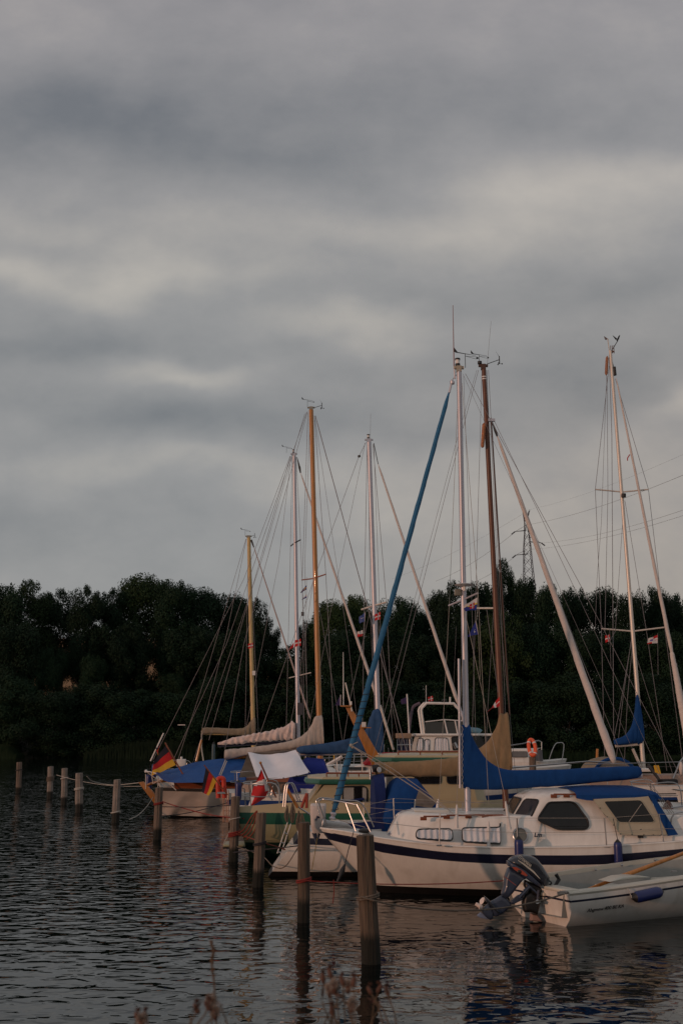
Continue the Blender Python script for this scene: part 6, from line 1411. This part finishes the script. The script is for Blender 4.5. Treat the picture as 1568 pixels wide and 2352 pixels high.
ring = MB().tube([c + Vector((math.cos(t) * R1 * .42, math.sin(t) * .18, math.sin(t) * R1)) for t in [2 * math.pi * i / 28 for i in range(28)]], .075, 10, closed=True).build('ring', orange, lb)
for t in (.6, 2.5, 3.9, 5.4): MB().tube([c + Vector((math.cos(t + d) * R1 * .42, math.sin(t + d) * .18, math.sin(t + d) * R1)) for d in (-.09, .09)], .080, 10).build('band', plast, ring)

# ---- large sailboat on the right
def boat_right():
    zs = sheer(1.10, 1.08, 1.25)
    fr, root, pt = boat_hull('sailboat', 'large sailboat at right with double spreaders and short blue sail cover', 'sailboat', 1190, 36.6, 11.0, 3.2, zs,
        [(const(.1), 2), (off(zs, .46), 1), (off(zs, .36), 0), (off(zs, .26), 2), (off(zs, .23), 0)], [gel, bluepaint, boot], rake_st=.2)
    Y = 36.6
    cab = cabin(fr, 'coachroof', 8.4, 2.2, 1.15, 1.0, 1.05, 1.42, M('deck_tan_paint', (.30, .20, .15), .7), root, f0=-.8, nose=.6)
    side_windows(fr, -1.15, 1.14, 1.28, [(4.3, 5.0), (5.6, 6.3)], cab)
    MB().box(at(1460, 1768, 36.2), (.9, .9, .12)).build('mast_partner', gel, root, bevel=.03)
    ar0, ar1 = fr.az(1345, 1760, 0)[0], fr.az(1440, 1760, 0)[0]; am = (ar0 + ar1) / 2; R_ = (ar1 - ar0) / 2
    rows = []; rows2 = []
    for i in range(15):
        th = math.pi * i / 14; a = am - math.cos(th) * R_; z = 1.42 + math.sin(th) * .62
        rows.append([fr.w(a, t, z - .06 * t * t) for t in (-.95, -.3, .3, .95)]); rows2.append([fr.w(a, -.955, z - .055), fr.w(a, -.955, 1.36)])
    h = MB().grid(rows).build('spray_hood', tan2, root, recalc=False)
    MB().grid(rows2).build('hood_window', M('hood_clear', (.20, .17, .15), .3), h, recalc=False)
    MB().tube([r_[0] for r_ in rows], .06, 8).build('hood_trim', blue, h)
    m = mast(Y, (1400.5, 806), (1477, 1768), .058, .078, alup, root)
    p = at(1400, 806, Y); mb = MB()
    for i in range(3): mb.tube([p + Vector((.03 + i * .06, 0, -.1)), p + Vector((.03 + i * .06, 0, .22))], .014, 5)
    mb.tube([p + Vector((.0, 0, -.05)), p + Vector((.16, 0, -.02))], .03, 6); mb.build('masthead', brownm, m)
    MB().tube([at(1399, 812, Y), at(1394.5, 778, Y)], .02, 6).build('rod', alup, m)
    MB().prism([at(1386, 772, Y), at(1397, 779, Y), at(1389, 780, Y)], Vector((0, .03, 0))).build('wind_vane', M('vane_grey', (.15, .12, .12), .5), m)
    mb = MB(); mb.tube([at(1403, 806, Y), at(1407, 800, Y), at(1418, 782, Y)], .015, 5); mb.tube([at(1416, 783, Y), at(1421, 772, Y)], .03, 5); mb.prism([at(1406, 770, Y), at(1418, 779, Y), at(1413, 780, Y)], Vector((0, .03, 0))); mb.tube([at(1419, 780, Y), at(1422, 770, Y)], .02, 4); mb.build('anemometer', rubber, m)
    a, b = at(1393.5, 818, Y), at(1391, 862, Y); MB().tube([a, a.lerp(b, .1), a.lerp(b, .9), b], [.02, .06, .06, .02], 8).build('radar_reflector', M('reflector_brown', (.30, .13, .07), .6, var=.4, scale=20), m)
    for pts in ([(1366, 1124), (1429, 1130), (1488, 1124)], [(1380, 1444), (1452, 1450), (1525, 1441)]):
        MB().tube([at(pts[0][0], pts[0][1], Y + .2), at(*pts[1], Y), at(pts[2][0], pts[2][1], Y - .2)], .028, 6).build('spreader', alup, m)
    MB().tube([at(1431, 1134, Y - .12), at(1431, 1142, Y - .12)], .09, 10).build('steaming_light', rubber, m)
    furled(Y - .3, (1414, 868), (1543, 1505), .025, .072, sail, root, twist=10, ridge=.10); fj2 = furled(Y - .3, (1541, 1495), (1580, 1705), .075, .15, sail, root, twist=2, ridge=.1)
    MB().tube([at(1409, 843, Y), at(1411, 862, Y)], .07, 8).build('halyard_swivel', rubber, root); stay('forestay', Y, [(1405, 830), (1409, 845)], .015, root)
    MB().tube([at(1445, 1044, Y - .35), at(1440, 1052, Y - .35), at(1440, 1058, Y - .35)], .02, 5).build('red_tell_tale', fred, root)
    cover(Y - .1, [(1409, 1701, 1706), (1412, 1698, 1711), (1434, 1689, 1711), (1450, 1668, 1708), (1459, 1632, 1706), (1463, 1600, 1705), (1468, 1601, 1704), (1474, 1640, 1703), (1477, 1690, 1700)], .15, blue, m, seed=23, per=6, wr=.12, folds=.02)
    MB().tube([at(1412, 1713, Y), at(1474, 1708, Y)], .06, 8).build('boom', alup, m)
    MB().tube([at(1452, 1720, Y), at(1472, 1765, Y)], .05, 6).build('kicker', alup, m)
    for (pts, r, nm) in (([(1398, 840), (1366, 1124), (1380, 1444), (1388, 1770)], .010, 'shroud'), ([(1412, 870), (1488, 1124), (1525, 1441), (1568, 1760)], .010, 'shroud'), ([(1398, 815), (1404, 1000), (1406, 1340), (1408, 1690)], .012, 'halyard'), ([(1392, 862), (1380, 1200), (1370, 1330), (1366, 1440)], .007, 'flag_halyard'),
                         ([(1393, 864), (1395, 1130), (1388, 1450)], .009, 'backstay'), ([(1432, 1150), (1412, 1450), (1395, 1480)], .008, 'shroud'), ([(1434, 1150), (1485, 1460), (1530, 1770)], .009, 'shroud'), ([(1452, 1455), (1420, 1640), (1408, 1700)], .009, 'topping_lift'), ([(1450, 1460), (1430, 1600), (1412, 1760)], .009, 'shroud'), ([(1454, 1455), (1440, 1600), (1432, 1765)], .009, 'halyard'), ([(1458, 1500), (1520, 1700), (1550, 1800)], .008, 'shroud')):
        stay(nm, Y, pts, r, root, wire)
    MB().tube([at(1170, 1764, 35.2), at(1350, 1749, 35.2), at(1400, 1752, 35.2)], .028, 6).build('guard_rail', steel, root); MB().tube([at(1340, 1756, 35.0), at(1568, 1750, 35.0), at(1660, 1746, 35.0)], .014, 6).build('guard_rail', steel, root)
    lifelines(fr, [(2.6 + i * 1.6, -1.5, 1.1) for i in range(5)], root, .62, r=.016)
    MB().tube([at(1370, 1745, 38), at(1371, 1720, 38)], .05, 8).build('flagstaff', varn, root)
    MB().tube([at(1487, 1757, 35.5), at(1512, 1790, 35.2)], [.07, .05], 8).build('stay_tensioner', boot, root)
    mb = MB(); mb.tube([at(1545, 1788, 34.9), at(1560, 1750, 34.9), at(1568, 1740, 34.9), at(1600, 1735, 34.9)], .03, 6); mb.build('pulpit', steel, root)
    MB().ball(at(1563, 1765, 34.9), .16, 8, (.5, .5, 1.6)).build('hanging_sail_bag', sail, root)
    mb = MB()
    for i in range(5): mb.tube([at(1502 + i * 2, 1758, 34.9), at(1505 + i * 2.5, 1774 + i, 34.9)], .03, 5)
    mb.build('yellow_rope', fgold, root)
boat_right()
# ---- neighbour beyond the cruiser stern at the right edge
def boat_edge():
    zs = sheer(1.02, 1.0, 1.1)
    fr, root, pt = boat_hull('sailboat', 'white sailboat hull with slim blue stripe at the right picture edge', 'sailboat', 1455, 26.5, 6.5, 2.4, zs, [(const(.08), 2), (off(zs, .30), 1), (off(zs, .24), 0)], [gel, bluepaint, boot], rake_st=.15)
    cab = cabin(fr, 'coachroof', 5, 1.4, .9, .8, .98, 1.35, gel, root, f0=-.4, nose=.7); side_windows(fr, -.9, 1.08, 1.24, [(1.7, 2.5)], cab)
    pulpit_at(fr, .05, 1.0, .55, .95, 1, root, 'pushpit', ln=.8)
    mb = MB(); r = random.Random(5)
    for i in range(7): mb.tube(smoothpath([fr.p(1532, 1838, -1.1), fr.p(1524 + i * 3, 1850, -1.1), fr.p(1522 + i * 4, 1875, -1.1), fr.p(1530 + i * 2, 1858, -1.12), fr.p(1534, 1840, -1.1)], 4), .012, 5)
    mb.build('rope_bundle', M('rope_pink', (.26, .15, .12), .95), root)
boat_edge()

# ================================================================ FLAGS ALOFT
flag('flag', 'small Danish flag at the spreader of the blue-covered mast', 32.8, (873, 1405), (873, 1423), (860, 1412), (860, 1425), [fred, fwhite], dk, .03, 14, 12)
flag('flag', 'small Danish flag below the spreader of the leftmost aluminium mast', 41.0, (691, 1467), (691, 1483), (677, 1471), (676, 1486), [fred, fwhite], dk, .03, 14, 12)
flag('flag', 'tiny Danish flag on the farthest cream mast', 46.0, (581, 1476), (581, 1488), (570, 1479), (570, 1490), [fred, fwhite], dk, .03, 10, 10)
flag('flag', 'red pennant dangling left of the leftmost aluminium mast', 41.0, (675, 1475), (674, 1487), (664, 1490), (663, 1493), [fred, fwhite], lambda u, v: 0, .03, 8, 6)
flag('flag', 'small Danish flag under the left lower spreader of the large sailboat', 36.4, (1400, 1457), (1400, 1473), (1389, 1460), (1389, 1476), [fred, fwhite], dk, .03, 14, 12, pole=[(1399, 1445), (1402, 1535)], polem=wire, poler=.006)
def p_right(u, v):
    if (u - .62) ** 2 + ((v - .5) * .8) ** 2 < .022: return 2
    if v < .36 and u < .45: return 0
    if v > .8 and u > .55: return 0
    if .42 < v < .62 and u < .32 and not .47 < v < .54: return 0
    return 1
flag('flag', 'red and white flag with blue emblem under the right lower spreader', 36.4, (1509, 1458), (1509, 1477), (1488, 1467), (1485, 1479), [fred, fwhite, M('flag_violet', (.12, .10, .30), .85)], p_right, .03, 22, 18, pole=[(1509, 1455), (1510, 1550)], polem=wire, poler=.006)
flag('flag', 'large Danish flag half wrapped round the brown mast above its tan cover', 21.0, (1146, 1600), (1147, 1622), (1116, 1640), (1120, 1632), [fred, fwhite], dk, .05, 24, 18, pole=[(1117, 1400), (1143, 1590)], polem=wire, poler=.005)
flag('flag', 'small Danish flag on top of the flybridge arch', 42.5, (993, 1598), (994, 1610), (982, 1602), (984, 1612), [fred, fwhite], dk, .03, 14, 12)
def p_canton(u, v):
    if .18 < u < .58 and .28 < v < .80:
        return 3 if (abs(u - .36) < .035 or abs(v - .56) < .035) else 2
    if v < .42: return 3
    if v < .54 and u < .72: return 4
    return 1
flag('flag', 'white yellow and navy club flag with a red cross canton on the cruiser mast', 18.3, (1095.5, 1372), (1094, 1401), (1064, 1392), (1066, 1403), [fwhite, fnavy, fred, fwhite, fyel], p_canton, .025, 26, 22)
f2 = flag('flag', 'blue triangular pennant with white mark on the cruiser mast', 18.3, (1092, 1427), (1098, 1457), (1074, 1461), (1073, 1462), [fnavy, fwhite], lambda u, v: 1 if (.30 < u < .36 and .5 < v < .72) or (.20 < u < .30 and .62 < v < .70) or (.22 < u < .28 and .45 < v < .5) or u < .035 else 0, .02, 34, 30)
MB().tube([at(1096, 1364, 18.3), at(1096, 1400, 18.3), at(1093, 1428, 18.3), at(1098, 1458, 18.3), at(1102, 1560, 18.4)], .004, 4).build('halyard', ropew, f2)
flag('flag', 'blue and yellow pennant beside the varnished mast', 37.0, (704, 1343), (704, 1354), (690, 1361), (691, 1362), [fnavy, fgold], lambda u, v: 1 if .38 < v < .62 or .28 < u < .38 else 0, .02, 14, 12, pole=[(704, 1325), (704, 1400)], polem=wire, poler=.006)
flag('flag', 'small white and blue pennant under the blue and yellow one', 37.0, (704, 1364), (704, 1373), (693, 1377), (693, 1378), [fwhite, fnavy], lambda u, v: 1 if v > .5 else 0, .02, 10, 8)
flag('flag', 'pale blue flag on the left spreader of the blue-covered mast', 32.9, (839, 1406), (838, 1427), (824, 1418), (825, 1431), [M('flag_slate', (.06, .09, .26), .85), fwhite], lambda u, v: 1 if u < .1 or (.3 < u < .7 and .42 < v < .5) else 0, .04, 18, 14, pole=[(839, 1403), (833, 1500)], polem=wire, poler=.006)
flag('flag', 'white over red flag below the pale blue one', 32.9, (833, 1447), (832, 1461), (820, 1452), (820, 1463), [fwhite, fred], lambda u, v: 1 if v > .6 or (u > .7 and v > .4) else 0, .04, 14, 12)
flag('flag', 'dark violet flag by the whip antenna of the raked wooden mast', 24.2, (781, 1598), (781, 1620), (768, 1622), (766, 1620), [M('flag_violet_dark', (.04, .025, .09), .85)], lambda u, v: 0, .03, 10, 8)
flag('flag', 'dark blue flag on the tall white staff left of the flybridge', 41.8, (934, 1600), (935, 1616), (920, 1607), (921, 1617), [M('flag_violet_dark', (.04, .025, .09), .85)], lambda u, v: 0, .03, 10, 8)

# ================================================================ PLANTS AT THE NEAR BANK
dry = M('dry_stem', (.10, .065, .04), .9); fluff = M('seed_fluff', (.30, .24, .20), .95, var=.3, scale=60); bud = M('seed_bud', (.10, .045, .03), .9, var=.4, scale=60)
def thistle(label, Y, base, stems, seed):
    r = random.Random(seed); b = at(base[0], base[1], Y); b.z = 1.0; root = thing('dry_thistle', label, 'plant', b, 'dry plants on the near bank'); st = MB()
    for (x, y, kind) in stems:
        t = at(x, y, Y + r.uniform(-.08, .08)); mid = b.lerp(t, .8) + Vector((r.uniform(-.05, .05), r.uniform(-.03, .03), .05)); P = smoothpath([b, mid, t], 6); st.tube(P, .0013, 5)
        hd = MB()
        if kind == 'f':
            for i in range(150):
                d = Vector((r.gauss(0, 1), r.gauss(0, 1), r.gauss(.3, 1))).normalized(); hd.tube([t, t + d * r.uniform(.006, .012)], [.0012, .0006], 3, cap=False)
            hd.tube([t - Vector((0, 0, .014)), t + Vector((0, 0, .002))], [.003, .006], 8, mi=1); hd.build('seed_head', [fluff, bud], root, auto=False)
        elif kind == 'b':
            ln = Vector((r.uniform(-.7, .7), r.uniform(-.3, .3), 1)).normalized(); hd.tube([t - ln * .008, t - ln * .003, t + ln * .006, t + ln * .010], [.002, .0045, .0035, .0015], 8)
            for i in range(24):
                d = Vector((r.gauss(0, .5), r.gauss(0, .5), 1)).normalized(); hd.tube([t + Vector((0, 0, .008)), t + Vector((0, 0, .008)) + d * .007], .0006, 3, cap=False)
            hd.build('bud', bud, root, auto=False)
        else:       # leaf
            d = Vector((r.uniform(-1, 1), r.uniform(-.4, .4), r.uniform(-.2, .6))).normalized(); q = t + d * .03; n = d.orthogonal().normalized() * .0035; hd.add([t, t.lerp(q, .5) + n, q, t.lerp(q, .5) - n], [[0, 1, 2, 3]]); hd.build('withered_leaf', bud, root, recalc=False, auto=False)
    st.build('stem', dry, root)
    return root
thistle('dry thistle with pale fluffy seed heads at the bottom centre-right', 1.9, (790, 2600), [(768, 2262, 'f'), (757, 2270, 'f'), (742, 2248, 'b'), (758, 2236, 'b'), (786, 2254, 'b'), (799, 2262, 'f'), (812, 2256, 'b'), (808, 2305, 'f'), (762, 2322, 'b'), (790, 2290, 'l'), (740, 2300, 'l')], 1)
thistle('dry thistle with small rusty buds right of the nearest post', 2.1, (850, 2650), [(849, 2276, 'b'), (870, 2272, 'b'), (889, 2278, 'b'), (872, 2310, 'l'), (860, 2290, 'l')], 2)
thistle('dry thistle with woolly heads at the bottom left of centre', 1.8, (480, 2650), [(485, 2298, 'f'), (478, 2312, 'b'), (495, 2322, 'f'), (452, 2318, 'b'), (437, 2330, 'l'), (508, 2306, 'l')], 3)
thistle('tiny dry buds poking up at the bottom left', 1.8, (330, 2700), [(317, 2338, 'b'), (334, 2336, 'b'), (326, 2342, 'f')], 4)
def grass_stalk():
    r = random.Random(2); Y = 2.0; b = at(500, 2600, Y); b.z = 1.0; root = thing('grass_stalk', 'single tall dry grass stalk with a feathery top over the water', 'grass stalk', b, 'dry plants on the near bank')
    top = [at(497, 2352, Y), at(492, 2260, Y), at(486, 2215, Y), at(491, 2190, Y), at(484, 2168, Y)]; MB().tube([b] + smoothpath(top, 5), .0016, 5).build('stem', dry, root)
    h = MB()
    for i in range(120):
        f = r.random(); w = f * 3; k = min(2, int(w)) + 1; p = top[k].lerp(top[k + 1], w - int(w)) if k < 4 else top[4]; d = Vector((r.uniform(-.5, .5), r.uniform(-.4, .4), 1)).normalized(); h.tube([p, p + d * .008], [.0010, .0004], 3, cap=False)
    h.build('seed_plume', M('plume', (.16, .09, .05), .9), root, auto=False)
grass_stalk()
